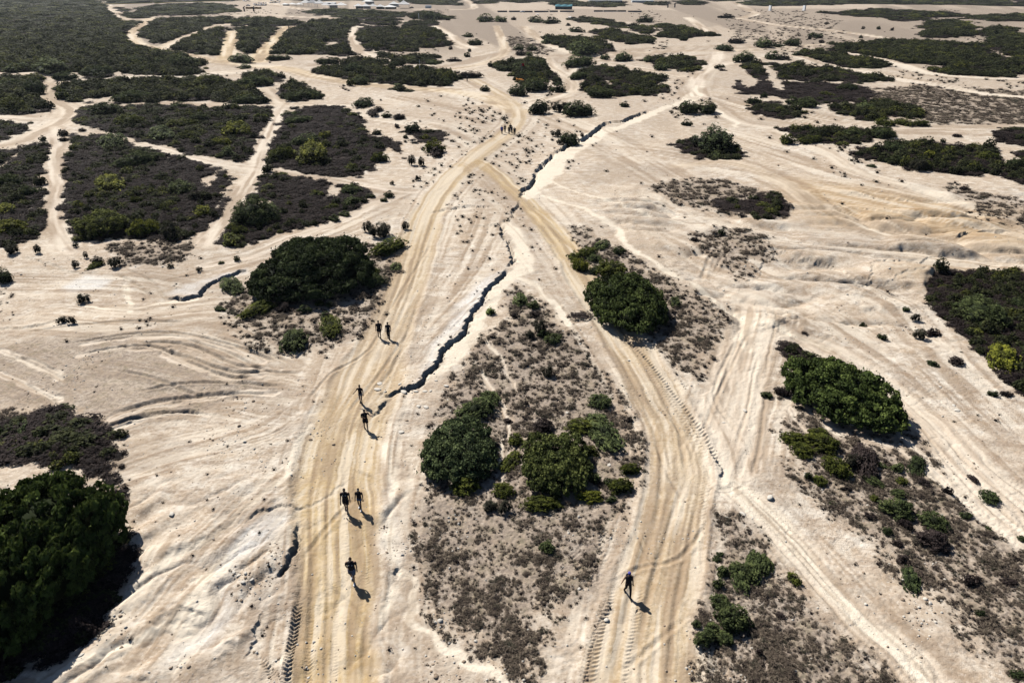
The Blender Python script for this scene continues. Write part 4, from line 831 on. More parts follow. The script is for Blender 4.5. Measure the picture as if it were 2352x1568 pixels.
Z(z,2,0,[(1270,870,1462,952,'g'),(670,920,782,992,'o'),(1100,880,1262,942,'g'),(780,930,960,992,'o'),(70,955,352,1037,'d'),(180,1045,262,1087,'g'),(1380,975,1532,1052,'d'),(1660,1030,1742,1092,'y'),(1380,1070,1562,1122,'g'),(1550,1095,1702,1167,'t'),(1850,975,1942,1032,'b'),(1855,925,1922,952,'b'),(1265,1130,1332,1152,'d'),(2170,945,2215,980,'b'),(2010,1040,2200,1100,'o'),(2200,1080,2370,1160,'g')])
z = "on the bare right slope"
Z(z,2,1,[(1505,955,1557,992,'d'),(1570,945,1652,1032,'t'),(1220,1030,1272,1072,'d'),(1335,1090,1417,1167,'d'),(1585,1085,1682,1157,'t'),(1665,1080,1782,1142,'b'),(1905,95,1987,142,'b'),(240,410,292,457,'d'),(45,455,127,497,'b'),(1660,905,1702,927,'b'),(2105,695,2152,722,'b'),(480,320,532,352,'d'),(1970,260,2000,278,'b')])
Z(z,2,2,[(1680,130,1772,177,'d'),(1830,100,1942,167,'b'),(2095,315,2182,382,'d'),(2180,340,2282,384,'b')])
z = "in heath at the right edge"
Z(z,2,1,[(1860,850,2270,1065,'g','rounded green shrub in the heath cut by the right edge'),(1870,730,1932,767,'o'),(1940,735,2022,782,'g'),(2250,870,2400,950,'d'),(2310,990,2400,1052,'o'),(2120,1140,2260,1200,'o')])
Z(z,2,2,[(2120,85,2352,202,'y','yellow-green shrub at the lower end of the heath cut by the right edge'),(2270,250,2400,330,'g')])
z = "on the dry right slope"
Z(z,2,2,[(625,290,752,382,'b'),(535,345,622,397,'d'),(665,620,865,707,'o'),(860,595,1007,660,'o'),(840,630,1087,785,'o','olive cushion shrub just below the largest shrub on the right'),(735,690,912,807,'o'),(955,780,1172,947,'o'),(1110,740,1240,860,'t'),(1150,780,1362,922,'b','dark brown shrub among the olive cushions on the right'),(835,905,892,967,'d'),(890,920,1002,1002,'o'),(1230,920,1392,1012,'g'),(1085,960,1172,1032,'b'),(1335,830,1422,882,'g'),(1425,840,1532,902),(1545,850,1682,932,'d'),(1465,930,1557,987,'o'),(1430,1015,1557,1077,'g'),(1615,940,1722,1007,'b'),(1335,1075,1452,1175,'g'),(2040,1018,2197,1122,'d'),(1005,1105,1062,1142,'d'),(1280,1060,1345,1110,'o'),(1790,1000,1860,1060,'b'),(1960,930,2050,980,'b')])
Z(z,2,3,[(1355,-95,1600,60,'g'),(1470,20,1600,130,'b'),(1615,-10,1842,152,'g','tall dark dome shrub on the dry slope, upper of two that touch'),(1605,120,1842,277,'b','blackish shrub touching the tall dark dome shrub on the dry slope'),(1250,0,1342,57,'b'),(1440,190,1522,247,'b'),(1470,290,1572,372,'b'),(1505,480,1642,572,'d'),(1930,420,2052,512,'b'),(2010,640,2102,722,'d'),(2185,455,2322,512,'b'),(2300,160,2390,212,'d'),(1905,0,2002,52,'d'),(2240,1085,2380,1152,'d'),(2080,100,2130,140,'d'),(1370,110,1440,170,'d')])
z = "in the dry bottom wedge"
Z(z,2,3,[(320,345,520,480,'g'),(430,380,600,492,'g'),(320,450,462,562,'g'),(195,420,292,532,'g'),(520,350,632,417,'g'),(225,275,282,307,'d'),(200,300,267,347,'d'),(235,365,330,452,'g'),(720,410,822,507,'o','lone ball shaped shrub at the right side of the dry wedge'),(185,560,322,672,'g'),(215,610,482,842,'g','biggest shrub of the dry wedge, bulging to the right'),(75,760,230,925,'g'),(150,755,270,860,'g'),(220,810,352,932,'g'),(640,690,712,742,'b'),(505,950,547,1002,'b'),(60,755,125,815,'d')])
z = "above the biggest shrub, bottom left"
Z(z,0,2,[(-30,580,42,672,'d'),(95,570,202,632,'d'),(230,540,352,682,'d'),(135,625,215,700,'d'),(420,510,502,587,'d'),(420,610,612,702,'b'),(640,650,740,735,'b'),(350,690,480,770,'b'),(560,720,700,800,'b')])
z = "fringing the biggest shrub below"
for bx in ((225,1285,292,1352),(198,1345,268,1412),(150,1398,228,1465),(88,1440,172,1505),(18,1470,112,1532),(-50,1495,42,1560),(240,1225,290,1290)): SHRUBS.append((bx, 'b', None, z))

HERO = [  # hand shaped crowns: outline box, lobes as (u, v0..v1 footprint) in the unit box, kind, colour, label
 (T(1,2,555,528)+T(1,2,1068,952), [(0,0,.42,.44,.44,.54),(-.14,-.1,.36,.33,.34,.5),(.15,-.08,.34,.32,.34,.48),(.02,.16,.42,.36,.32,.5)], 'green', (1.15,1.2,1.35), 'big round grey-green shrub standing alone in the triangle, nearest the left track', .95, .15),
 (T(1,2,1252,628)+T(1,2,1722,1052), [(0,0,.44,.42,.4,.52),(-.26,.18,.46,.22,.26,.45),(.25,.18,.5,.24,.26,.42),(.3,-.1,.4,.2,.26,.4),(-.25,-.15,.4,.24,.26,.45),(.05,-.25,.35,.32,.22,.42),(-.36,-.02,.4,.14,.2,.36)], 'green', (1.05,1.0,.8), 'big block shaped dark green shrub in the middle of the triangle', .95, .16),
 (T(1,1,1690,713)+T(1,1,2238,1090), [(-.1,.1,.4,.36,.32,.58),(.2,.0,.38,.28,.34,.52),(-.3,.18,.28,.2,.22,.4),(0,-.22,.33,.34,.24,.48),(.34,-.02,.28,.16,.28,.4),(-.22,-.06,.3,.22,.26,.44),(.12,.2,.4,.28,.22,.5),(.3,.2,.3,.16,.2,.4)], 'green', (.85,.9,.7), 'great dark dome shrub pressed against the right track', .9, .15),
 ((573,545,852,684), [(0,.0,.45,.32,.36,.52),(-.3,-.08,.3,.2,.3,.4),(.3,-.05,.34,.2,.3,.42),(-.14,.16,.42,.26,.26,.5),(.16,.16,.44,.26,.26,.5),(.05,-.26,.3,.3,.2,.36),(-.4,-.15,.2,.1,.2,.25),(.4,.0,.25,.1,.22,.3),(-.2,-.25,.26,.2,.2,.3)], 'green', (.52,.56,.58), 'huge wide blackish shrub left of the left track', .75, .18),
 (T(2,2,703,112)+T(2,2,1535,608), [(-.28,.22,.36,.2,.22,.46),(-.08,.12,.46,.26,.26,.5),(.14,.02,.46,.24,.28,.5),(.32,-.08,.4,.18,.24,.48),(.22,-.24,.3,.24,.2,.36),(-.1,-.1,.32,.24,.22,.4),(-.38,.1,.24,.12,.18,.3),(.4,-.2,.25,.1,.16,.3),(.05,.26,.36,.22,.18,.44),(.05,-.26,.24,.2,.14,.3)], 'green', (1.1,1.2,.85), 'largest shrub on the right, sprawling dark green with fresh tips', .85, .18),
 ((-150,1062,288,1500), [(-.05,.1,.55,.34,.3,.45),(.25,.15,.42,.22,.24,.42),(-.3,.15,.5,.2,.26,.4),(.3,-.1,.36,.18,.26,.36),(.05,-.15,.45,.3,.26,.42),(-.3,-.15,.4,.2,.24,.4),(.1,-.34,.24,.24,.16,.3),(.4,.05,.28,.12,.22,.3),(-.1,-.36,.22,.2,.14,.24)], 'green', (.8,.9,.6), 'biggest shrub of all, dark green and cut by the left edge at the bottom', 1.35, .12),
]
ORD = ['leftmost', 'second from left', 'third from left', 'fourth from left', 'fifth from left', 'sixth from left', 'seventh from left', 'eighth from left', 'ninth from left', 'tenth from left', 'eleventh from left', 'twelfth from left']
def ordinal(i, n):
    if i < (n+1)//2 and i < 12: return ORD[i]
    j = n-1-i
    return 'rightmost' if j == 0 else ORD[j].replace('left', 'right') if j < 12 else f'number {i+1} from the left'
def plant(name, me, X, Y, zz, w_, d_, h, rot, color, label, cat, group, stem=True):
    if stem:
        o = bpy.data.objects.new(name, None); o.empty_display_size = .3; link(o)
        o.location = (X, Y, zz); o.rotation_euler = (0, 0, rot)
        c = bpy.data.objects.new('crown', me); c.scale = (w_, d_, h); c.color = (*color, 1); link(c, o)
        s = bpy.data.objects.new('stem', random.choice(STEMS)); s.scale = (min(w_, 2.5), min(d_, 2.5), h); link(s, o)
    else:
        o = bpy.data.objects.new(name, me); o.location = (X, Y, zz); o.rotation_euler = (0, 0, rot); o.scale = (w_, d_, h); o.color = (*color, 1); link(o)
    tag(o, label, cat, group); return o

def build_shrubs():
    random.seed(5)
    for i, (box, lobes, mt, colr, lab, dep, cl) in enumerate(HERO):
        X, Y, w_, d_, h = fit(box, dep); d_ = 1.05*w_; h = .28*w_; zz = float(gz(X, Y)[0])-.05
        ar = 1.6*w_*d_+2.2*h*(w_+d_)*.5; lf = .095+.010*max(0, w_-6)
        n = int(min(56000, 4.2*ar/(1.1*lf*lf))); me = crown_mesh('crown', lobes, n, 1.0, MAT[mt], 900+i, cl, leafm=(lf/w_, lf/d_, lf/h))
        X, Y, w_, d_, h = refine(me, box, X, Y, w_, d_, h, 0, .22); zz = float(gz(X, Y)[0])-.05
        plant('large_shrub', me, X, Y, zz, w_, d_, h, 0, colr, lab, 'shrub', None)
    fits = [fit(s[0]) for s in SHRUBS]; zs = gz([f[0] for f in fits], [f[1] for f in fits])
    zones = {}
    for i, s in enumerate(SHRUBS): zones.setdefault((s[3], s[1]) if s[2] is None else (s[3], i), []).append(i)
    lab = {}
    noun = lambda i: 'tuft' if SHRUBS[i][1] == 't' else 'shrub'
    for (zn, k), ids in zones.items():
        ids.sort(key=lambda i: SHRUBS[i][0][0]+SHRUBS[i][0][2])
        for q, i in enumerate(ids):
            wd = KIND[SHRUBS[i][1]][2]
            lab[i] = SHRUBS[i][2] or (f'the only {wd} {noun(i)} {zn}' if len(ids) == 1 else f'{ordinal(q, len(ids))} of the {wd} {noun(i)}s {zn}')
    for i, (box, k, l0, zn) in enumerate(SHRUBS):
        X, Y, w_, d_, h = fits[i]; wpx = box[2]-box[0]
        size = 'L' if wpx > 100 else 'M' if wpx > 42 else 'S' if wpx > 18 else 'X'
        me = proto(k, size, (i*7+len(zn)) % (3 if size in 'LM' else 4)); c = np.array(KIND[k][1])*(.8+.4*random.random())
        big = size in 'LM'; rt = random.random()*6.28 if abs(w_-d_) < .25*w_ else 0
        if wpx > 24: X, Y, w_, d_, h = refine(me, box, X, Y, w_, d_, h if k in 'tf' else min(h, .5*w_), rt); zq = float(gz(X, Y)[0])
        else: w_, d_, h, zq = w_*1.1, d_*1.1, h*1.05, float(zs[i])
        plant('tuft' if k == 't' else 'shrub', me, X, Y, zq-.04*h, w_, d_, h, rt, tuple(c), lab[i], 'tuft' if k == 't' else 'shrub', 'shrubs '+zn, big)
build_shrubs()

# ------------------------------------------------------------------ heath and dry scrub: uncountable ground cover
def stuff_tree(name, protos):
    pc = bpy.data.collections.new(name+'_kinds')
    for j, me in enumerate(protos):
        o = bpy.data.objects.new(f'{name}_{chr(97+j)}', me); pc.objects.link(o)
    t = bpy.data.node_groups.new(name, 'GeometryNodeTree')
    t.interface.new_socket('Geometry', in_out='INPUT', socket_type='NodeSocketGeometry'); t.interface.new_socket('Geometry', in_out='OUTPUT', socket_type='NodeSocketGeometry')
    gi = t.nodes.new('NodeGroupInput'); go = t.nodes.new('NodeGroupOutput'); ip = t.nodes.new('GeometryNodeInstanceOnPoints')
    ci = t.nodes.new('GeometryNodeCollectionInfo'); ci.inputs['Collection'].default_value = pc; ci.inputs['Separate Children'].default_value = True; ci.inputs['Reset Children'].default_value = True
    def na(nm, ty):
        n = t.nodes.new('GeometryNodeInputNamedAttribute'); n.data_type = ty; n.inputs['Name'].default_value = nm; return [s for s in n.outputs if s.enabled and s.name == 'Attribute'][0]
    t.links.new(gi.outputs[0], ip.inputs['Points']); t.links.new(ci.outputs[0], ip.inputs['Instance']); ip.inputs['Pick Instance'].default_value = True
    t.links.new(na('idx', 'INT'), ip.inputs['Instance Index']); t.links.new(na('rot', 'FLOAT_VECTOR'), ip.inputs['Rotation']); t.links.new(na('scl', 'FLOAT_VECTOR'), ip.inputs['Scale'])
    t.links.new(ip.outputs[0], go.inputs[0]); return t
def stuff(name, label, cat, tree, P, scl, idx, r):
    me = bpy.data.meshes.new(name); n = len(P); me.vertices.add(n); me.vertices.foreach_set('co', np.asarray(P, np.float32).ravel())
    a = me.attributes.new('idx', 'INT', 'POINT'); a.data.foreach_set('value', np.asarray(idx, np.int32))
    rot = np.zeros((n, 3), np.float32); rot[:, 2] = r.random(n)*6.283; rot[:, 0] = r.normal(0, .08, n); rot[:, 1] = r.normal(0, .08, n)
    a = me.attributes.new('rot', 'FLOAT_VECTOR', 'POINT'); a.data.foreach_set('vector', rot.ravel())
    a = me.attributes.new('scl', 'FLOAT_VECTOR', 'POINT'); a.data.foreach_set('vector', np.asarray(scl, np.float32).ravel())
    o = link(bpy.data.objects.new(name, me)); md = o.modifiers.new('spread', 'NODES'); md.node_group = tree
    return tag(o, label, cat, None, 'stuff')
def sow(poly, step, r, pad=0):
    """points over a polygon, spacing growing with distance (step = spacing / distance), never below .8 m"""
    P = np.array(poly); P = np.concatenate([P-pad, P+pad]); ly0 = math.log(max(P[:, 1].min(), 15)); ly1 = math.log(P[:, 1].max()); q = P[:, 0]/P[:, 1]
    n = int((ly1-ly0)*(q.max()-q.min())/(step*step)*1.0)+1
    ly = ly0+(ly1-ly0)*r.random(n); y = np.exp(ly); x = y*(q.min()+(q.max()-q.min())*r.random(n))
    return x, y
def build_cover():
    r = np.random.default_rng(11)
    hp = []
    for j in range(4): hp.append(crown_mesh('heath', [(0, 0, .3, .42, .42, .5), (.25, .1, .25, .26, .26, .4), (-.2, .2, .25, .26, .26, .42), (0, -.28, .22, .26, .24, .36)], 330, .085, MAT['heath'], 40+j, .42, .35, .8))
    for j in range(3): hp.append(crown_mesh('scrub', dome_lobes(70+j, 5), 420, .085, MAT['scrub'], 50+j, .34))
    hp.append(crown_mesh('scrub', dome_lobes(90, 5), 420, .085, MAT['olive'], 59, .34))
    tree = stuff_tree('scrub_cover', hp)
    near, far = [], []
    for P, gr, den, ht, words in TW:
        dm = sum(math.hypot(*q) for q in P)/len(P); pd = 1+.02*dm
        x, y = sow(P, .0066/math.sqrt(den), r, pd)
        idx, sd = in_poly(x, y, P, pd); D = np.hypot(x, y); e = sd+ragged(x, y)[idx]+r.normal(0, .3+.004*D[idx]); k = idx[e > .1]; x = x[k]; y = y[k]
        wig = fbm(x/(4+y*.03), y/(4+y*.06), 3, 91)
        kk = (grid_at(x, y, 'keep')[1] < .35) & (wig > .23)
        x = x[kk]; y = y[kk]; wig = wig[kk]; D = np.hypot(x, y); n = len(x)
        if not n: continue
        g = r.random(n) < np.clip(gr*.85+(wig-.5)*.7, 0, 1)
        ix = np.where(g, r.choice([4, 5, 6, 4, 5, 6, 7], n), r.integers(0, 4, n))
        sp = np.maximum(.0088*D, .8)/math.sqrt(den)*r.uniform(.7, 1.75, n)*np.where(g, 1.15, 1)
        h = np.minimum(ht*r.uniform(.4, 1.35, n)*np.where(g, 1.0+.5*(r.random(n) < .12), .62)*np.clip(.7+sp*.2, .7, 1.1), sp*1.0)
        rec = (np.stack([x, y, gz(x, y)-.05], 1), np.stack([sp, sp, h], 1), ix)
        if words: stuff('heath_thicket', words, 'heath', tree, *rec[:2], rec[2], r)
        else: far.append(rec)
    stuff('far_scrub', 'patches of dark scrub on the far plain', 'scrub', tree, *[np.concatenate([f[i] for f in far]) for i in range(3)], r)
    # dry tufts
    tp = []
    for j in range(5):
        tp.append(crown_mesh('tuft', [(0, 0, .22, .42, .42, .4)], [36, 44, 52, 40, 40][j], .20, MAT['dryt' if j < 3 else 'heath' if j == 3 else 'grey'], 120+j, .5, .13, 1.2))
    tree2 = stuff_tree('dry_cover', tp)
    P3, S3, I3 = [], [], []
    for qd, (pl, s) in enumerate(DRY):
        P = G(pl); dm = sum(math.hypot(*q) for q in P)/len(P)
        if dm > 420 or s < .75 or qd == 5: continue
        x, y = sow(P, .0034/math.sqrt(s), r)
        idx, sd = in_poly(x, y, P, 3); k = idx[sd > -.5]; x = x[k]; y = y[k]
        z, mdry, msoil = grid_at(x, y, 'dry', 'soil'); cl = fbm(x/.9, y/.9, 3, 95)
        k = (r.random(len(x)) < (.14*mdry+mdry*sst(.38, .74, cl)*.55)*(mdry > .15)) & (msoil < .5); x = x[k]; y = y[k]; z = z[k]; cl = cl[k]; D = np.hypot(x, y); n = len(x)
        sp = np.maximum(.0046*D, .15)*r.uniform(.55, 1.55, n)**1.8*(1+.4*sst(.55, .75, cl)); P3.append(np.stack([x, y, z-.02], 1)); S3.append(np.stack([sp, sp, np.minimum(sp*.6, .4)*r.uniform(.7, 1.3, n)], 1)); I3.append(r.choice([0, 1, 2, 0, 1, 2, 1, 0, 1, 2, 3, 4], n))
    print('tufts', sum(map(len, P3)))
    stuff('dry_scrub', 'grey-brown dry tufts scattered over the stony ground', 'dry scrub', tree2, np.concatenate(P3), np.concatenate(S3), np.concatenate(I3), r)
    # stray small plants over the open ground
    x, y = sow([(-18, 20), (-900, 900), (900, 900), (18, 20)], .0105, r)
    z, mdry, msoil, kp = grid_at(x, y, 'dry', 'soil', 'keep'); cl = fbm(x/(6+y*.05), y/(6+y*.1), 3, 97); D = np.hypot(x, y)
    k = (kp < .25) & (msoil < .3) & (r.random(len(x)) < (.01+.45*sst(.54, .70, cl))*sst(45, 130, D)+.02*(D < 60)); x = x[k]; y = y[k]; z = z[k]; D = D[k]; n = len(x)
    sp = np.clip(.0062*D, .22, 3.5)*r.uniform(.4, 1.25, n)**1.6
    stuff('stray_tufts', 'tiny dark tufts dotted over the open pale ground', 'tufts', tree2, np.stack([x, y, z-.02], 1), np.stack([sp, sp, np.minimum(sp*.7, .9)], 1), r.choice([0, 2, 3, 3, 4], n), r)
build_cover()

def build_pebbles():
    r = np.random.default_rng(23)
    pm = [pebble_mesh(i) for i in range(4)]; tree = stuff_tree('pebble_cover', pm)
    x, y = sow([(-18, 20), (-95, 110), (95, 110), (18, 20)], .0075, r)
    z, md, ms, kp = grid_at(x, y, 'dry', 'soil', 'keep'); cl = fbm(x/3.5, y/3.5, 3, 133)
    k = (ms < .3) & (r.random(len(x)) < .02+.5*sst(.56, .74, cl)*(1-.6*kp)); x = x[k]; y = y[k]; z = z[k]; n = len(x)
    sp = np.clip(r.lognormal(-2.45, .45, n), .04, .3)
    stuff('pebbles', 'small stones and clods strewn over the near ground', 'pebbles', tree, np.stack([x, y, z], 1), np.stack([sp, sp*.8, sp*.7], 1), r.integers(0, 4, n), r)
def pebble_mesh(seed):
    r = np.random.default_rng(300+seed); iv, if_ = ico(); V = iv.copy()
    for _ in range(6):
        d = unit(r.normal(size=3)); p = V@d; V = V-np.maximum(p-r.uniform(.5, .8), 0)[:, None]*d*.9
    return mesh_np('pebble', V*.6, if_, MAT['stone' if seed < 2 else 'clod'])
build_pebbles()
# ------------------------------------------------------------------ mesh builder for the things
class MB:
    def __init__(s): s.V = []; s.F = []; s.M = []
    def add(s, V, F, m=0):
        o = len(s.V); s.V += [tuple(float(c) for c in v) for v in V]; s.F += [tuple(i+o for i in f) for f in F]; s.M += [m]*len(F); return s
    def box(s, c, d, m=0, rz=0, taper=1.0):
        V = []
        for z in (-.5, .5):
            t = 1 if z < 0 else taper
            for x, y in ((-.5, -.5), (.5, -.5), (.5, .5), (-.5, .5)):
                px, py = x*d[0]*t, y*d[1]*t; V.append((c[0]+px*math.cos(rz)-py*math.sin(rz), c[1]+px*math.sin(rz)+py*math.cos(rz), c[2]+z*d[2]))
        return s.add(V, [(0, 3, 2, 1), (4, 5, 6, 7), (0, 1, 5, 4), (1, 2, 6, 5), (2, 3, 7, 6), (3, 0, 4, 7)], m)
    def tube(s, pts, rad, n=10, m=0, cap=True):
        """tapered tube through pts; rad per point: r or (rx, ry) across"""
        P = [np.array(p, float) for p in pts]; rad = [r if isinstance(r, tuple) else (r, r) for r in rad]
        if cap:
            d0 = unit(P[0]-P[1]); d1 = unit(P[-1]-P[-2])
            P = [P[0]+d0*min(rad[0])*.85, P[0]+d0*min(rad[0])*.5]+P+[P[-1]+d1*min(rad[-1])*.5, P[-1]+d1*min(rad[-1])*.85]
            rad = [tuple(v*.25 for v in rad[0]), tuple(v*.8 for v in rad[0])]+rad+[tuple(v*.8 for v in rad[-1]), tuple(v*.25 for v in rad[-1])]
        V = []; k = len(P)
        for i in range(k):
            d = unit(P[min(i+1, k-1)]-P[max(i-1, 0)])
            ref = np.array([0., 1, 0]) if abs(d[1]) < .9 else np.array([0., 0, 1]); a = unit(np.cross(ref, d)); b = np.cross(d, a)
            if a[0] < 0: a, b = -a, -b
            for j in range(n):
                t = 2*math.pi*j/n; V.append(P[i]+a*rad[i][0]*math.cos(t)+b*rad[i][1]*math.sin(t))
        F = [(i*n+j, i*n+(j+1) % n, (i+1)*n+(j+1) % n, (i+1)*n+j) for i in range(k-1) for j in range(n)]
        F += [tuple(range(n))[::-1], tuple((k-1)*n+j for j in range(n))]
        return s.add(V, F, m)
    def ell(s, c, r, m=0, nu=12, nv=8, z0=-1.0):
        V = []; F = []
        for i in range(nv+1):
            zz = z0+(1-z0)*i/nv; rr = math.sqrt(max(0, 1-zz*zz))+1e-3
            for j in range(nu): V.append((c[0]+r[0]*rr*math.cos(2*math.pi*j/nu), c[1]+r[1]*rr*math.sin(2*math.pi*j/nu), c[2]+r[2]*zz))
        F = [(i*nu+j, i*nu+(j+1) % nu, (i+1)*nu+(j+1) % nu, (i+1)*nu+j) for i in range(nv) for j in range(nu)]
        F += [tuple(range(nu))[::-1], tuple(nv*nu+j for j in range(nu))]
        return s.add(V, F, m)
    def mesh(s, name, mats, smooth=False):
        me = bpy.data.meshes.new(name); me.from_pydata(s.V, [], s.F); me.update()
        for m in (mats if isinstance(mats, list) else [mats]): me.materials.append(m)
        me.polygons.foreach_set('material_index', s.M)
        if smooth: me.polygons.foreach_set('use_smooth', [True]*len(me.polygons))
        return me
    def obj(s, name, mats, parent=None, smooth=False): return link(bpy.data.objects.new(name, s.mesh(name, mats, smooth)), parent)
def empty(name, loc, rz=0):
    o = bpy.data.objects.new(name, None); o.empty_display_size = .3; o.location = loc; o.rotation_euler = (0, 0, rz); return link(o)
def at(x, y):
    X, Y = (float(v) for v in ground(x, y)); return X, Y, float(gz(X, Y)[0])
def cloth(name, c, rough=.85): return plain(name, c, rough, .12, 14, .15)
for nm, c in (('skin', (.40, .24, .17)), ('skin_tan', (.27, .155, .10))): MAT[nm] = plain(nm, c, .6, .08, 8, .3)
for nm, c in (('black_cloth', (.024, .022, .027)), ('charcoal_cloth', (.035, .033, .04)), ('grey_cloth', (.22, .21, .25)), ('denim', (.10, .15, .26)), ('beige_cloth', (.42, .36, .33)), ('white_cloth', (.75, .74, .76)),
              ('lavender_cloth', (.27, .22, .62)), ('blue_cloth', (.10, .10, .42)), ('khaki_cloth', (.16, .12, .085)), ('hair_dark', (.02, .015, .012)), ('hair_brown', (.06, .035, .02)), ('orange_sheet', (.75, .30, .07)), ('red_cloth', (.62, .03, .03)),
              ('white_sheet', (.80, .80, .82)), ('dark_panel', (.03, .032, .045)), ('teal_sheet', (.10, .28, .34)), ('yellow_sheet', (.55, .43, .06)), ('grey_metal', (.35, .36, .38)), ('glass_dark', (.03, .035, .045)), ('car_blue', (.28, .34, .45)), ('rubber', (.02, .02, .02))):
    MAT[nm] = cloth(nm, c, .35 if nm.startswith('car') else .85)

def sheet(name, c):
    k = NT(name); n = k.noise(k.n('TexCoord').outputs['Object'], 3, 3); return k.bsdf(k.mix(n, tuple(v*.9 for v in c), c), .7, None, .2, .12)
MAT['tent_sheet'] = sheet('tent_sheet', (.93, .92, .90))
# ------------------------------------------------------------------ people
def person(foot, face, label, H=1.75, skin='skin', top='black_cloth', legs='charcoal_cloth', leg_kind='shorts', shoe='black_cloth', hair='hair_dark', head='short', stride=.22, arms=('down', 'down'), build=1.0, vox=.011, coat=None, prints=False):
    """foot: survey point of the feet; face: heading in degrees, 0 = towards the camera"""
    X, Y, zz = at(*foot); s = H/1.75; root = empty('person', (X, Y, zz+.005), R(face)); b = MB(); q = build
    st = stride
    hip = {k: np.array([k*.095*q, 0, .93]) for k in (-1, 1)}
    ank = {1: np.array([.10, -st, .085]), -1: np.array([-.10, st*.9, .085+st*.12])}
    knee = {k: (hip[k]+ank[k])/2+np.array([0, -.05-.25*st*(1 if k < 0 else .3), .03]) for k in (-1, 1)}
    sh = {k: np.array([k*.195*q, .0, 1.425]) for k in (-1, 1)}
    b.tube([(0, .005, .90), (0, .0, 1.0), (0, -.005, 1.10), (0, -.005, 1.24), (0, .0, 1.36), (0, .01, 1.44), (0, .01, 1.49)], [(.15*q, .105*q), (.155*q, .11*q), (.135*q, .10*q), (.16*q, .115*q), (.175*q, .115*q), (.135*q, .085), (.06, .06)], 14)
    b.tube([(0, .01, 1.46), (0, -.005, 1.54), (0, -.01, 1.58)], [.058, .053, .055], 10)
    hc = np.array([0, -.02, 1.64]); b.ell(hc, (.076, .095, .115), 0, 14, 10); b.ell(hc+[0, -.03, -.055], (.058, .06, .06)); b.ell(hc+[0, -.098, -.01], (.013, .02, .026))
    for k in (-1, 1): b.ell(hc+[k*.077, .01, -.005], (.012, .022, .032)); b.ell(hc+[k*.03, -.083, .02], (.014, .012, .01))
    joints = {}
    for k, a in zip((-1, 1), arms):
        S = sh[k]
        if a == 'down': el = S+[k*.05, .03*k+.02, -.30]; wr = el+[k*.02, -.07, -.25]
        elif a == 'out': el = S+[k*.15, 0, -.25]; wr = el+[k*.17, -.03, -.19]
        elif a == 'belly': el = S+[k*.07, .03, -.28]; wr = el+[-k*.13, -.2, .02]
        elif a == 'fold': el = S+[k*.06, -.04, -.28]; wr = el+[-k*.17, -.2, .05]
        elif a == 'up': el = S+[k*.14, -.06, -.18]; wr = el+[k*.13, -.16, -.02]
        elif a == 'hip': el = S+[k*.16, .05, -.22]; wr = el+[-k*.1, -.09, -.2]
        b.tube([S, S*.5+el*.5, el], [.055*q, .049*q, .042], 10); b.tube([el, el*.5+wr*.5, wr], [.043, .040, .028], 10)
        d = unit(wr-el); side = unit(np.cross(d, [0, 1, 0.2])); nrm = np.cross(side, d); pc = wr+d*.05
        b.tube([wr, pc, pc+d*.04], [(.028, .022), (.038, .018), (.036, .015)], 8)
        for f in range(4):
            o = pc+d*.035+side*(-.027+.018*f); ln = (.068, .078, .074, .058)[f]
            b.tube([o, o+d*ln*.55-nrm*.006, o+d*ln*.9-nrm*.022], [.0095, .009, .0075], 6)
        o = wr+d*.02-side*.03*k; b.tube([o, o+d*.03-side*.03*k, o+d*.06-side*.035*k], [.012, .011, .009], 6)
        joints[k] = (S, el, wr, pc+d*.06)
    for k in (-1, 1):
        b.tube([hip[k], hip[k]*.5+knee[k]*.5, knee[k]], [.088*q, .075*q, .056], 10); b.tube([knee[k], knee[k]*.6+ank[k]*.4+[0, .015, 0], ank[k]], [.056, .055, .036], 10)
        b.tube([ank[k]+[0, .03, -.035], ank[k]+[0, -.06, -.05], ank[k]+[0, -.15, -.06]], [(.036, .04), (.04, .032), (.038, .02)], 8)
    me = b.mesh('body', MAT[skin], True); body = link(bpy.data.objects.new('body', me), root)
    rm = body.modifiers.new('surface', 'REMESH'); rm.mode = 'VOXEL'; rm.voxel_size = vox; rm.use_smooth_shade = True
    dc = body.modifiers.new('thin', 'DECIMATE'); dc.ratio = .3
    # clothes
    c = MB(); g = 1.11; lo = 1.0 if coat is None else coat
    pts = [(0, .005, z) for z in ([lo-.06] if coat else [.93])]+[(0, .0, 1.0), (0, -.005, 1.10), (0, -.005, 1.24), (0, .0, 1.36), (0, .01, 1.44), (0, .01, 1.485)]
    rr = [(.17*q, .13*q)]+[(.162*q*g, .118*q*g), (.15*q*g, .112*q*g), (.162*q*g, .12*q*g), (.178*q*g, .118*q*g), (.14*q*g, .095), (.07, .066)]
    if coat: pts = [(0, 0, coat)]+pts[1:]; rr[0] = (.23*q, .19*q)
    c.tube(pts, rr, 16, 0, False)
    if head != 'scarf':
        for k in (-1, 1):
            S, el, wr, hd = joints[k]; e = el if coat else S*.42+el*.58
            c.tube([S*.97+[0, 0, .01], S*.6+e*.4, e]+([wr] if coat else []), [.066*q, .064*q, .062*q]+([.045] if coat else []), 10)
    shirt = c.obj('shirt' if not coat else 'coat', MAT[top], root, True)
    l = MB(); l.tube([(0, .005, .86), (0, .005, .93), (0, .0, 1.02)], [(.165*q, .125*q), (.168*q, .125*q), (.158*q, .118*q)], 14)
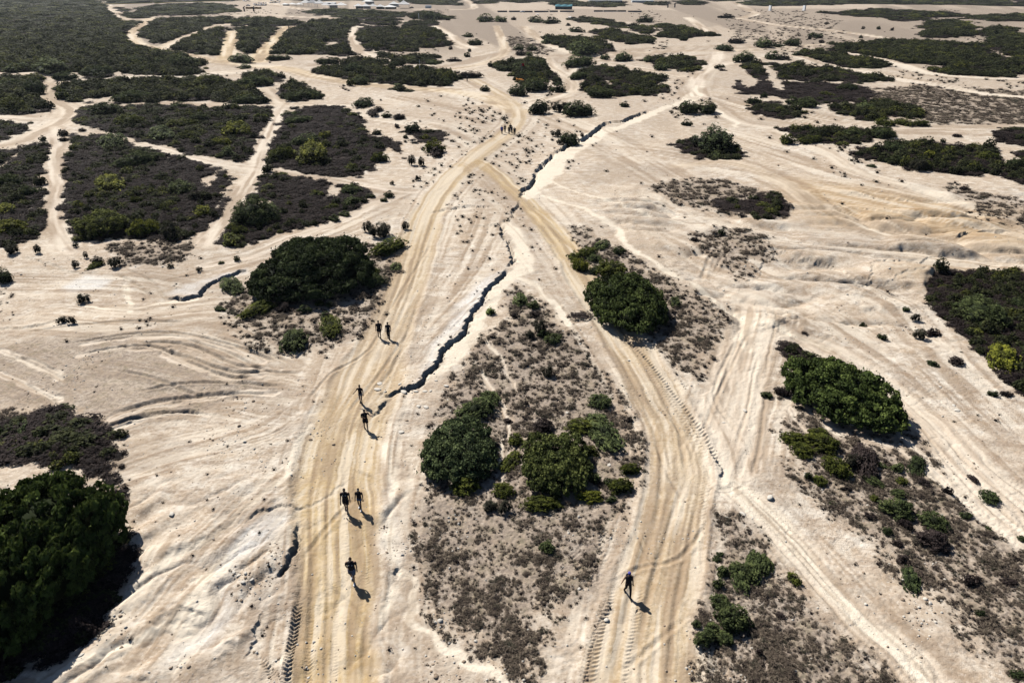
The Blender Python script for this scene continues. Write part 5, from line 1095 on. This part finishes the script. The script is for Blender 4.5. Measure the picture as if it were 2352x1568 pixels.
    for k in (-1, 1):
        if leg_kind == 'shorts': l.tube([hip[k]+[0, 0, -.03], hip[k]*.5+knee[k]*.5, hip[k]*.2+knee[k]*.8], [.108*q, .105*q, .098*q], 12, 0, False)
        elif leg_kind == 'short_shorts': l.tube([hip[k]+[0, 0, -.03], hip[k]*.72+knee[k]*.28, hip[k]*.58+knee[k]*.42], [.105*q, .102*q, .1*q], 12, 0, False)
        else: t = .018 if leg_kind == 'trousers' else .006; l.tube([hip[k]+[0, 0, -.03], hip[k]*.5+knee[k]*.5, knee[k], knee[k]*.6+ank[k]*.4+[0, .015, 0], ank[k]+[0, 0, .02]], [.092*q+t, .08*q+t, .06+t, .058+t, .042+t], 12, 0, False)
    l.obj('trousers' if leg_kind == 'trousers' else 'leggings' if leg_kind == 'leggings' else 'shorts', MAT[legs], root, True)
    for k in (-1, 1):
        f = MB(); a = ank[k]; f.tube([a+[0, .045, -.03], a+[0, -.04, -.04], a+[0, -.12, -.05], a+[0, -.175, -.055]], [(.043, .05), (.047, .043), (.048, .033), (.04, .026)], 10); f.tube([a+[0, .005, .02], a+[0, .005, -.03]], [.047, .05], 10)
        f.obj('shoe', MAT[shoe], root, True)
    h = MB()
    if head == 'scarf': h.ell(hc+[0, .012, .02], (.09, .108, .118), 0, 14, 8, -.15); h.tube([hc+[0, .10, .0], hc+[0, .12, -.12]], [.03, .012], 8)
    else:
        h.ell(hc+[0, .018, .022], (.086, .098, .108), 0, 14, 8, -.05); h.ell(hc+[0, .05, -.02], (.078, .065, .085), 0, 12, 8)
        if head == 'bun': h.ell(hc+[0, .03, .135], (.035, .035, .04))
        if head == 'long': h.tube([hc+[0, .06, -.02], hc+[0, .085, -.16]], [.06, .045], 10)
    ho = h.obj('headscarf' if head == 'scarf' else 'hair', MAT[hair], root, True)
    e = MB()
    for k in (-1, 1): e.ell(hc+[k*.03, -.09, .008], (.011, .008, .008), 0, 6, 4)
    e.obj('eyes', MAT['hair_dark'], body)
    if head == 'band': e = MB(); e.tube([hc+[0, .0, .05], hc+[0, -.005, .075]], [(.086, .106), (.078, .098)], 14, 0, False); e.obj('headband', MAT['white_cloth'], root, True)
    if prints:
        for k, wdt in ((-1, .045), (1, .065)): e = MB(); e.box((k*.085, -.151*q+.004, 1.33), (wdt, .008, .045)); e.obj('chest_print', MAT['white_cloth'], shirt)
    for ch in root.children: ch.scale = ch.scale
    root.scale = (s, s, s); tag(root, label, 'person', None)
    Mx = Matrix.Translation(root.location) @ Matrix.Rotation(R(face), 4, 'Z') @ Matrix.Scale(s, 4)
    return {k: Mx @ Vector(tuple(joints[k][3])) for k in (-1, 1)}, Mx

def build_people():
    # in the person's own frame -1 is its right hand, on the left of the picture when it faces the camera
    person((811,1331), 4, 'person in black T-shirt and pale grey shorts walking alone nearest the bottom', 1.78, 'skin', 'black_cloth', 'grey_cloth', 'shorts', 'white_sheet', 'hair_brown', 'short', .24, ('belly', 'down'), 1.14, .010, None, True)
    hands, Mx = person((1441,1361), 6, 'person in black leggings and blue headscarf walking alone down the right track', 1.72, 'skin_tan', 'black_cloth', 'black_cloth', 'leggings', 'charcoal_cloth', 'blue_cloth', 'scarf', .3, ('up', 'down'), .98, .010)
    bp = MB(); bp.tube([(0, .17, 1.0), (0, .2, 1.15), (0, .19, 1.38), (0, .15, 1.46)], [(.12, .06), (.15, .09), (.14, .08), (.10, .05)], 12)
    for k in (-1, 1): bp.tube([(k*.11, .15, 1.42), (k*.12, .02, 1.50), (k*.12, -.12, 1.40), (k*.13, -.12, 1.2), (k*.15, .12, 1.08)], [(.022, .012)]*5, 8)
    o = bp.obj('backpack', MAT['charcoal_cloth'], None, True); o.matrix_world = Mx; tag(o, 'dark backpack worn by the person on the right track', 'backpack')
    hands, Mx = person((797,1173), 2, 'person all in black, left one of the pair below the long crack', 1.80, 'skin', 'black_cloth', 'black_cloth', 'shorts', 'black_cloth', 'hair_dark', 'short', .2, ('down', 'down'), 1.08, .010, None, True)
    hp = hands[-1]; bo = MB(); bo.tube([(0, 0, -.2), (0, 0, -.06), (0, 0, -.03), (0, 0, 0)], [.036, .036, .018, .016], 12, 0); bo.tube([(0, 0, 0), (0, 0, .03)], [.02, .02], 10, 1)
    o = bo.obj('water_bottle', [MAT['charcoal_cloth'], MAT['white_sheet']], None, True); o.location = hp; tag(o, 'dark bottle with a white cap held by the person all in black', 'bottle')
    hands, Mx = person((828,1168), -3, 'person in dark T-shirt and blue denim shorts, right one of a pair', 1.66, 'skin_tan', 'black_cloth', 'denim', 'short_shorts', 'white_sheet', 'hair_brown', 'band', .16, ('down', 'down'), .95, .010)
    ph = MB(); ph.box((0, 0, -.03), (.075, .03, .15)); o = ph.obj('small_bag', MAT['charcoal_cloth']); o.location = hands[1]; o.rotation_euler = (.2, .2, 0); tag(o, 'small dark pouch held by the person in denim shorts', 'pouch')
    person((830,926), -4, 'person with hair in a bun, dark T-shirt and pale shorts, arm held out', 1.68, 'skin', 'black_cloth', 'beige_cloth', 'short_shorts', 'black_cloth', 'hair_brown', 'bun', .12, ('out', 'down'), .92, .010)
    hands, Mx = person((841,984), 18, 'person in black with forearms raised, just below the rock slab', 1.75, 'skin', 'black_cloth', 'black_cloth', 'shorts', 'black_cloth', 'hair_dark', 'short', .2, ('fold', 'up'), 1.05, .010)
    ph = MB(); ph.box((0, 0, 0), (.075, .012, .15)); o = ph.obj('phone', MAT['white_sheet']); o.location = hands[1]; o.rotation_euler = (.7, 0, .3); tag(o, 'pale phone held by the person below the rock slab', 'phone')
    person((872,774), 8, 'person in black shorts, left one of the pair beside the dry scrub', 1.78, 'skin', 'black_cloth', 'black_cloth', 'shorts', 'black_cloth', 'hair_dark', 'short', .2, ('down', 'down'), 1.08, .012)
    person((893,776), 0, 'person in dark clothes, right one of the pair beside the dry scrub', 1.72, 'skin', 'charcoal_cloth', 'black_cloth', 'trousers', 'charcoal_cloth', 'hair_brown', 'short', .18, ('down', 'down'), 1.0, .012)
    person((1152.8,305.8), 0, 'person in a lavender coat, leftmost of the distant group', 1.75, 'skin', 'lavender_cloth', 'charcoal_cloth', 'trousers', 'black_cloth', 'hair_dark', 'short', .08, ('down', 'down'), 1.1, .016, .62)
    person((1159.9,302.8), 0, 'person in khaki top and dark trousers, second from left in the distant group', 1.74, 'skin', 'khaki_cloth', 'black_cloth', 'trousers', 'beige_cloth', 'hair_dark', 'short', .06, ('down', 'down'), 1.0, .016)
    person((1169.1,306.2), 0, 'person in black, front left of the four bunched in the distant group', 1.72, 'skin', 'black_cloth', 'black_cloth', 'trousers', 'black_cloth', 'hair_dark', 'short', .1, ('down', 'down'), 1.1, .016)
    person((1172.4,301.4), 0, 'tallest looking person in black, standing at the back of the distant group', 1.82, 'skin', 'black_cloth', 'denim', 'trousers', 'black_cloth', 'hair_dark', 'short', .06, ('down', 'down'), 1.05, .016)
    person((1175.6,304.6), 0, 'person in black with an elbow stuck out, second from right in the distant group', 1.70, 'skin', 'black_cloth', 'black_cloth', 'trousers', 'khaki_cloth', 'hair_dark', 'short', .06, ('down', 'hip'), .95, .016)
    person((1182,308.4), 0, 'broad person in black, rightmost of the distant group', 1.74, 'skin', 'black_cloth', 'black_cloth', 'trousers', 'black_cloth', 'hair_dark', 'short', .1, ('down', 'down'), 1.25, .016)
    person((1073,187), 20, 'lone far person in dark clothes and white cap beside the track', 1.75, 'skin', 'charcoal_cloth', 'black_cloth', 'trousers', 'black_cloth', 'white_cloth', 'scarf', .06, ('down', 'down'), 1.0, .02)
build_people()

# ------------------------------------------------------------------ stones
def stone_mesh(seed, flat):
    r = np.random.default_rng(seed); iv, if_ = ico(); V = iv.copy()
    for _ in range(7):
        d = unit(r.normal(size=3)); c = r.uniform(.55, .85); p = V@d; V = V-np.maximum(p-c, 0)[:, None]*d*.9
    V += r.normal(0, .03, V.shape); V[:, 2] *= flat; return mesh_np('stone', V*.5, if_, MAT['stone'])
SM = [stone_mesh(i, f) for i, f in enumerate((.75, .5, .35, .6, .28, .8))]
def stones(group, items, c, r):
    items = sorted(items, key=lambda b: b[0]+b[2]); n = len(items)
    for i, it in enumerate(items):
        x0, y0 = T(c, r, it[0], it[1]); x1, y1 = T(c, r, it[2], it[3]); X, Y, w_, d_, h = fit((x0, y0, x1, y1), .8); v = it[4] if len(it) > 4 else 1.0
        o = link(bpy.data.objects.new('stone', SM[(i*5+c+r*3) % 6])); o.location = (X, Y, float(gz(X, Y)[0])+.12*h); o.scale = (w_*1.1, max(d_, .6*w_), max(h, .45*w_)); o.rotation_euler = (0, 0, i*2.1)
        tag(o, it[5] if len(it) > 5 else f'{ordinal(i, n)} of the stones {group}', 'stone', f'stones {group}')
stones('beside the long crack near the walkers', [(222,308,275,342),(240,270,292,300),(388,284,422,306),(560,438,607,467),(515,440,552,460),(403,333,457,365),(383,616,432,640),(495,325,532,350),(553,325,592,352),(600,328,627,348),(470,300,498,325),(520,290,552,315),(640,255,665,275)], 1, 2)
stones('lying in the scrubby triangle', [(703,290,742,318),(1540,478,1572,502),(1825,738,1872,762),(1823,843,1862,862),(1745,520,1790,535),(725,395,742,407),(745,470,765,485)], 1, 2)
stones('near the white gully at the bottom left', [(1598,418,1632,442),(1633,428,1668,462),(1683,438,1718,470),(1663,498,1698,530),(1723,480,1758,500),(1163,22,1217,62),(608,718,678,747),(428,803,472,842),(383,948,432,987),(548,998,592,1022),(1478,1015,1495,1035),(1500,465,1530,485)], 0, 3)
stones('on the right hand slopes', [(572,1030,628,1102,1,'big white boulder lying on the pale path at the right'),(1872,453,1917,487),(1853,428,1887,448),(273,543,298,560),(410,455,450,478),(1145,560,1185,580),(1765,295,1790,320)], 2, 2)
stones('at the head of the dry wedge', [(388,8,442,36),(288,28,312,50),(470,36,490,50)], 2, 3)
stones('by the bare slope above the wedge', [(1503,463,1532,487,1,'white stone beside a lone dark shrub on the right slope')], 2, 3)
stones('in the long dark thicket', [(228,480,268,506),(262,484,312,504)], 1, 0)

# ------------------------------------------------------------------ the far camp and other far things
def tent(x, ybase, wpx, hpx, label, walls=True, roof='tent_sheet'):
    X, Y, zz = at(x, ybase); sc = ppm(Y); w_ = wpx/sc; h = hpx/sc*1.3; root = empty('pagoda_tent', (X, Y, zz), R((x*7) % 20-10)); e = h*.52; a = w_*.56
    m = MB(); V = []
    for i, (f, z) in enumerate(((1.03, e*.92), (1.03, e), (.6, e+(h-e)*.36), (.28, e+(h-e)*.68), (.06, e+(h-e)*.96))):
        V += [(-a*f, -a*f, z), (a*f, -a*f, z), (a*f, a*f, z), (-a*f, a*f, z)]
    V.append((0, 0, h)); F = [(4*i+j, 4*i+(j+1) % 4, 4*i+4+(j+1) % 4, 4*i+4+j) for i in range(4) for j in range(4)]+[(16+j, 16+(j+1) % 4, 20) for j in range(4)]
    m.add(V, F); m.obj('roof', MAT[roof], root)
    for sx in (-1, 1):
        for sy in (-1, 1): p = MB(); p.tube([(sx*a*.96, sy*a*.96, 0), (sx*a*.96, sy*a*.96, e*.95)], [.12, .12], 6); p.obj('pole', MAT['grey_metal'], root)
    if walls == 'dark' or int(x) % 5 == 0:
        p = MB(); p.box((0, a*.93, e*.46), (a*1.84, .06, e*.9)); p.obj('back_wall', MAT['dark_panel' if walls == 'dark' else 'tent_sheet'], root)
    tag(root, label, 'tent', 'tents of the far camp')
def build_far():
    U = lambda z: 534.1+z*.20186
    tl = [(600,70,70,22,1),(680,70,80,24,1),(760,72,75,26,1),(838,76,88,56,1),(915,86,80,70,1),(995,88,88,60,1),(1064,96,72,44,1),(1146,97,84,44,1),(1240,98,100,46,1),(1434,101,80,42,'dark'),(1518,101,82,42,1),(1600,101,80,42,1),(1684,105,84,40,'dark'),(1790,106,120,36,'dark'),(1544,52,100,44,1),(1838,82,96,42,1),(1950,95,112,64,1)]
    for i, (x, y, w_, h, wl) in enumerate(sorted(tl)): tent(U(x), y*.20186, w_*.20186, h*.20186, f'{ordinal(i, len(tl))} of the white peaked tents in the far camp', wl)
    def hall(x0, x1, yb, yt, label, name='long_tent', ridge=True, mat='tent_sheet', cat='tent'):
        X, Y, zz = at((x0+x1)/2, yb); sc = ppm(Y); L = (x1-x0)/sc; h = (yb-yt)/sc; d = L*.35; root = empty(name, (X, Y, zz)); m = MB()
        m.box((0, 0, h*.3), (L*.98, d*.96, h*.6)); m.obj('wall', MAT['tent_sheet' if mat == 'tent_sheet' else 'dark_panel'], root)
        r_ = MB(); a = L*.5; b = d*.55; n = 5; V = []; F = []
        for i in range(n+1):
            xx = -a+2*a*i/n; hh = h*(1.0 if i % 2 else .86) if ridge else h
            V += [(xx, -b, h*.58), (xx, 0, hh), (xx, b, h*.58)]
        for i in range(n): o = 3*i; F += [(o, o+3, o+4, o+1), (o+1, o+4, o+5, o+2)]
        F += [(0, 1, 2), (3*n+2, 3*n+1, 3*n)]
        r_.add(V, F); r_.obj('roof', MAT[mat], root); tag(root, label, cat)
    hall(U(1050), U(1178), 10, 5.6, 'flat white roofed long tent behind the peaked tents', ridge=False)
    hall(1352, 1428, 5.5, -2, 'long white marquee with a wavy roof at the top edge'); hall(1450, 1500, 6.5, -1, 'shorter white marquee at the top edge, right of the long one')
    hall(1275, 1314, 22.7, 11.5, 'dark sided tent with a teal and white roof on the far plain', 'dark_tent', True, 'teal_sheet'); hall(977, 991, 19.3, 13, 'small lone white shelter right of the camp', 'shelter', False)
    # cars
    def car_mesh(paint):
        m = MB(); prof = [(-2.1, .3), (-2.15, .75), (-1.95, .95), (-1.2, 1.0), (-.6, 1.45), (.9, 1.48), (1.7, 1.0), (2.1, .9), (2.15, .35)]; n = len(prof)
        V = [(x, -.85 if z < 1.1 else -.68, z) for x, z in prof]+[(x, .85 if z < 1.1 else .68, z) for x, z in prof]
        F = [(i, i+1, n+i+1, n+i) for i in range(n-1)]+[tuple(range(n))[::-1], tuple(range(n, 2*n))]; m.add(V, F, 0)
        for sy in (-1, 1):
            m.box((.1, sy*.765, 1.24), (1.5, .03, .3), 1)
            for sx in (-1.35, 1.35): m.tube([(sx, sy*.78, .32), (sx, sy*.9, .32)], [.32, .32], 10, 2)
        return m.mesh('car', [MAT[paint], MAT['glass_dark'], MAT['rubber']])
    cm = [car_mesh(p) for p in ('white_sheet', 'car_blue', 'grey_metal', 'dark_panel')]
    spots = [(250+i*26, 52+(i % 3)*4) for i in range(6)]+[(262+i*27, 66) for i in range(5)]+[(130+i*22, 12+(i % 2)*4) for i in range(4)]+[(300+i*26, 38) for i in range(4)]+[(440+i*24, 14+(i % 3)*5) for i in range(5)]+[(430+i*25, 34) for i in range(5)]
    for i, (zx, zy) in enumerate(spots):
        X, Y, zz = at(U(zx), zy*.20186+.8); o = link(bpy.data.objects.new('parked_car', cm[(i*7) % 4])); o.location = (X, Y, zz); o.rotation_euler = (0, 0, R(70+(i*37) % 40)); tag(o, 'small parked car in the crowded lot left of the camp', 'car', 'cars parked by the far camp')
    for x, y, c, l in ((U(178), 74*.20186, 0, 'white car alone in front of the crowded car lot'), (1008.9+757*.25233, 115*.25233, 0, 'white car standing before the dark hoardings'), (U(2038), 19.2, 3, 'dark vehicle at the right end of the tent camp')):
        X, Y, zz = at(x, y); o = link(bpy.data.objects.new('parked_car', cm[c])); o.location = (X, Y, zz); o.rotation_euler = (0, 0, R(8)); o.scale = (1.25,)*3; tag(o, l, 'car')
    # hoardings
    hs = [(530,618),(635,735),(775,850),(865,995),(1003,1080),(1098,1227),(1407,1490),(1495,1615),(1620,1700),(1718,1843)]
    for i, (a, b) in enumerate(hs):
        x0, x1 = 1008.9+a*.25233, 1008.9+b*.25233; X, Y, zz = at((x0+x1)/2, 28.2); sc = ppm(Y); L = (x1-x0)/sc; h = 3.3/sc; root = empty('hoarding', (X, Y, zz))
        m = MB(); m.box((0, 0, h*.55), (L, .08, h*.9)); m.obj('panel', MAT['dark_panel'], root); m = MB(); m.box((0, -.1, .15), (L*1.02, .5, .3)); m.obj('footing', MAT['white_sheet'], root)
        for k in (-1, 1): m = MB(); m.box((k*L*.45, .25, h*.5), (.1, .4, h), 0, 0, .6); m.obj('brace', MAT['grey_metal'], root)
        tag(root, f'{ordinal(i, len(hs))} of the low dark hoardings on the far plain', 'hoarding', 'dark hoardings in a row')
    for x, l in ((1767.8, 'left one of two tall white boards on the far right plain'), (1846, 'right one of two tall white boards on the far right plain')):
        X, Y, zz = at(x, 24.7); sc = ppm(Y); h = 10.7/sc; root = empty('tall_board', (X, Y, zz), R(6)); m = MB(); m.box((0, 0, h*.52), (.9, 5.2, h*.96)); m.obj('board', MAT['white_sheet'], root)
        m = MB(); m.box((.6, .1, h*.5), (.25, 5.4, h)); m.obj('side_frame', MAT['dark_panel'], root); m = MB(); m.box((0, 0, .1), (2, 6.5, .2)); m.obj('base', MAT['white_sheet'], root); tag(root, l, 'board', 'pair of tall white boards')  # dark slab along the right side of each board
    def stand(x, yb, yt, l):
        X, Y, zz = at(x, yb); sc = ppm(Y); h = (yb-yt)/sc; root = empty('notice_stand', (X, Y, zz)); m = MB(); m.box((0, 0, h*.42), (h*.3, h*.25, h*.84), 0, 0, .7); m.obj('post', MAT['dark_panel'], root)
        m = MB(); m.box((0, 0, 0), (h*.62, h*.3, h*.12)); o = m.obj('slanted_top', MAT['dark_panel'], root); o.location = (0, 0, h*.86); o.rotation_euler = (0, R(-38), 0); tag(root, l, 'stand', 'dark upright stands')
    stand(U(135), 26.5, 16.2, 'left one of two dark upright stands beside the orange netting'); stand(U(243), 26.3, 16, 'right one of two dark upright stands beside the orange netting')
    stand(1008.9+2080*.25233, 18.5, 9, 'left one of two dark upright stands near the top right of centre'); stand(1008.9+2143*.25233, 18.3, 8.5, 'right one of two dark upright stands near the top right of centre')
    def fence(x0, y0, x1, y1, hpx, mat, name, label, cat):
        A = at(x0, y0); B = at(x1, y1); sc = ppm((A[1]+B[1])/2); h = hpx/sc; L = math.dist(A[:2], B[:2]); root = empty(name, A, math.atan2(B[1]-A[1], B[0]-A[0])); m = MB(); n = 12
        V = [(L*i/n, .12*math.sin(i*2.1), z*(1+.1*math.sin(i*1.7))) for i in range(n+1) for z in (.1, h)]+[(L*i/n, .16+.12*math.sin(i*2.1), z*(1+.1*math.sin(i*1.7))) for i in range(n+1) for z in (.1, h)]; k = 2*n+2
        F = [(2*i, 2*i+2, 2*i+3, 2*i+1) for i in range(n)]+[(k+2*i, k+2*i+1, k+2*i+3, k+2*i+2) for i in range(n)]+[(2*i+1, 2*i+3, k+2*i+3, k+2*i+1) for i in range(n)]; m.add(V, F); m.obj('netting', MAT[mat], root)
        for i in range(0, n+1, 3): p = MB(); p.tube([(L*i/n, .08, 0), (L*i/n, .08, h*1.15)], [.07, .06], 6); p.obj('post', MAT['grey_metal'], root)
        tag(root, label, cat)
    fence(U(150), 21, U(330), 21, 4.2, 'orange_sheet', 'netting_fence', 'orange netting fence by the far car lot', 'fence')
    fence(242, 11.5, 350, 8.5, 1.6, 'yellow_sheet', 'barrier_strip', 'left stretch of long yellow barrier in the far left scrub', 'barrier'); fence(355, 8.3, 530, 2.5, 1.6, 'yellow_sheet', 'barrier_strip', 'right stretch of long yellow barrier in the far left scrub', 'barrier')
    # flag, poles, tarpaulins
    X, Y, zz = at(1198, 171); root = empty('flag_pole', (X, Y, zz)); h = 23/ppm(Y); m = MB(); m.tube([(0, 0, 0), (0, 0, h)], [.06, .045], 8); m.obj('pole', MAT['grey_metal'], root); m = MB(); n = 5
    V = [(.04+.9*i/n, .08*math.sin(i*1.8), z) for i in range(n+1) for z in (h-.95, h)]; m.add(V, [(2*i, 2*i+2, 2*i+3, 2*i+1) for i in range(n)]); fo = m.obj('flag', MAT['red_cloth'], root); fo.modifiers.new('cloth', 'SOLIDIFY').thickness = .02; tag(root, 'thin pole flying a small red flag above the dark thicket', 'flag')
    for x, yb, yt, l in ((964.7, 165, 141.7, 'thin pale pole above the long dark thicket'), (962, 44, 32.5, 'short white post in front of far round shrubs'), (560, 66, 59, 'small dark marker post left of the far wide scrub'), (663.5, 66.5, 59.5, 'small dark marker post at the top of a short tan track')):
        X, Y, zz = at(x, yb); h = (yb-yt)/ppm(Y); rr = .05 if yb > 100 else .25; m = MB(); m.tube([(0, 0, 0), (0, 0, h*.96), (0, 0, h)], [rr*1.15, rr, rr*.8], 8); m.tube([(0, 0, 0), (0, 0, .12)], [rr*2, rr*1.8], 8); o = m.obj('marker_post', MAT['white_sheet' if 'white' in l or 'pale' in l else 'dark_panel']); o.location = (X, Y, zz); tag(o, l, 'post')
    for pts, l in (([(1187,181.5),(1205,186.5),(1202,193),(1186,190)], 'orange tarpaulin slumped in front of the dark thicket by the flag'), ([(1029,178),(1038,178),(1041,186.5),(1033,187)], 'small orange tarpaulin at the right end of the long dark thicket')):
        W = [ground(*p) for p in pts]; c = [float(sum(v[i] for v in W)/4) for i in (0, 1)]; zz = float(gz(*c)[0]); n = 6; sc = ppm(c[1]); w_ = (max(p[0] for p in pts)-min(p[0] for p in pts))/sc; h = (max(p[1] for p in pts)-min(p[1] for p in pts))/sc
        m = MB(); V = []; F = []
        for i in range(n+1):
            for j in range(n+1):
                u, v = i/n, j/n; V.append(((u-.5)*w_+.1*math.sin(7*v), (v-.3)*w_*.5, .05+h*.75*math.sin(math.pi*min(1, v*.75+.1))*(1-.35*u)+.1*math.sin(9*u+4*v)))
        F = [(i*(n+1)+j, (i+1)*(n+1)+j, (i+1)*(n+1)+j+1, i*(n+1)+j+1) for i in range(n) for j in range(n)]; m.add(V, F); o = m.obj('tarpaulin', MAT['orange_sheet'], None, True); o.location = (c[0], c[1], zz); o.modifiers.new('cloth', 'SOLIDIFY').thickness = .03; tag(o, l, 'tarpaulin')
    for x0, x1, y, l in ((1230, 1239, 33.8, 'left one of two white sheets lying on the far plain'), (1304, 1316, 39.8, 'right one of two white sheets lying on the far plain')):
        X, Y, zz = at((x0+x1)/2, y); w_ = (x1-x0)/ppm(Y); m = MB(); n = 6; V = [((i/n-.5)*w_*(1+.1*math.sin(j*3)), (j/n-.5)*w_*1.6, .45*math.sin(math.pi*i/n)*math.sin(math.pi*j/n)+.08*math.sin(3*i+2*j)) for i in range(n+1) for j in range(n+1)]
        m.add(V, [(i*(n+1)+j, (i+1)*(n+1)+j, (i+1)*(n+1)+j+1, i*(n+1)+j+1) for i in range(n) for j in range(n)]); o = m.obj('white_sheet', MAT['white_sheet'], None, True); o.location = (X, Y, zz+.1); o.modifiers.new('cloth', 'SOLIDIFY').thickness = .04; tag(o, l, 'sheet')
build_far()
# ------------------------------------------------------------------ the air: thin pale haze over the plain
def build_haze():
    m = MB(); m.box((0, 10500, 15.5), (90000, 62000, 35)); k = NT('haze_air'); v = k.n('VolumePrincipled')
    v.inputs['Color'].default_value = (.86, .92, 1, 1); v.inputs['Density'].default_value = .00005; v.inputs['Anisotropy'].default_value = .3
    k.t.links.new(v.outputs[0], k.out.inputs['Volume']); o = m.obj('haze', k.m); tag(o, 'thin pale haze over the plain', 'haze', None, 'stuff')
build_haze()
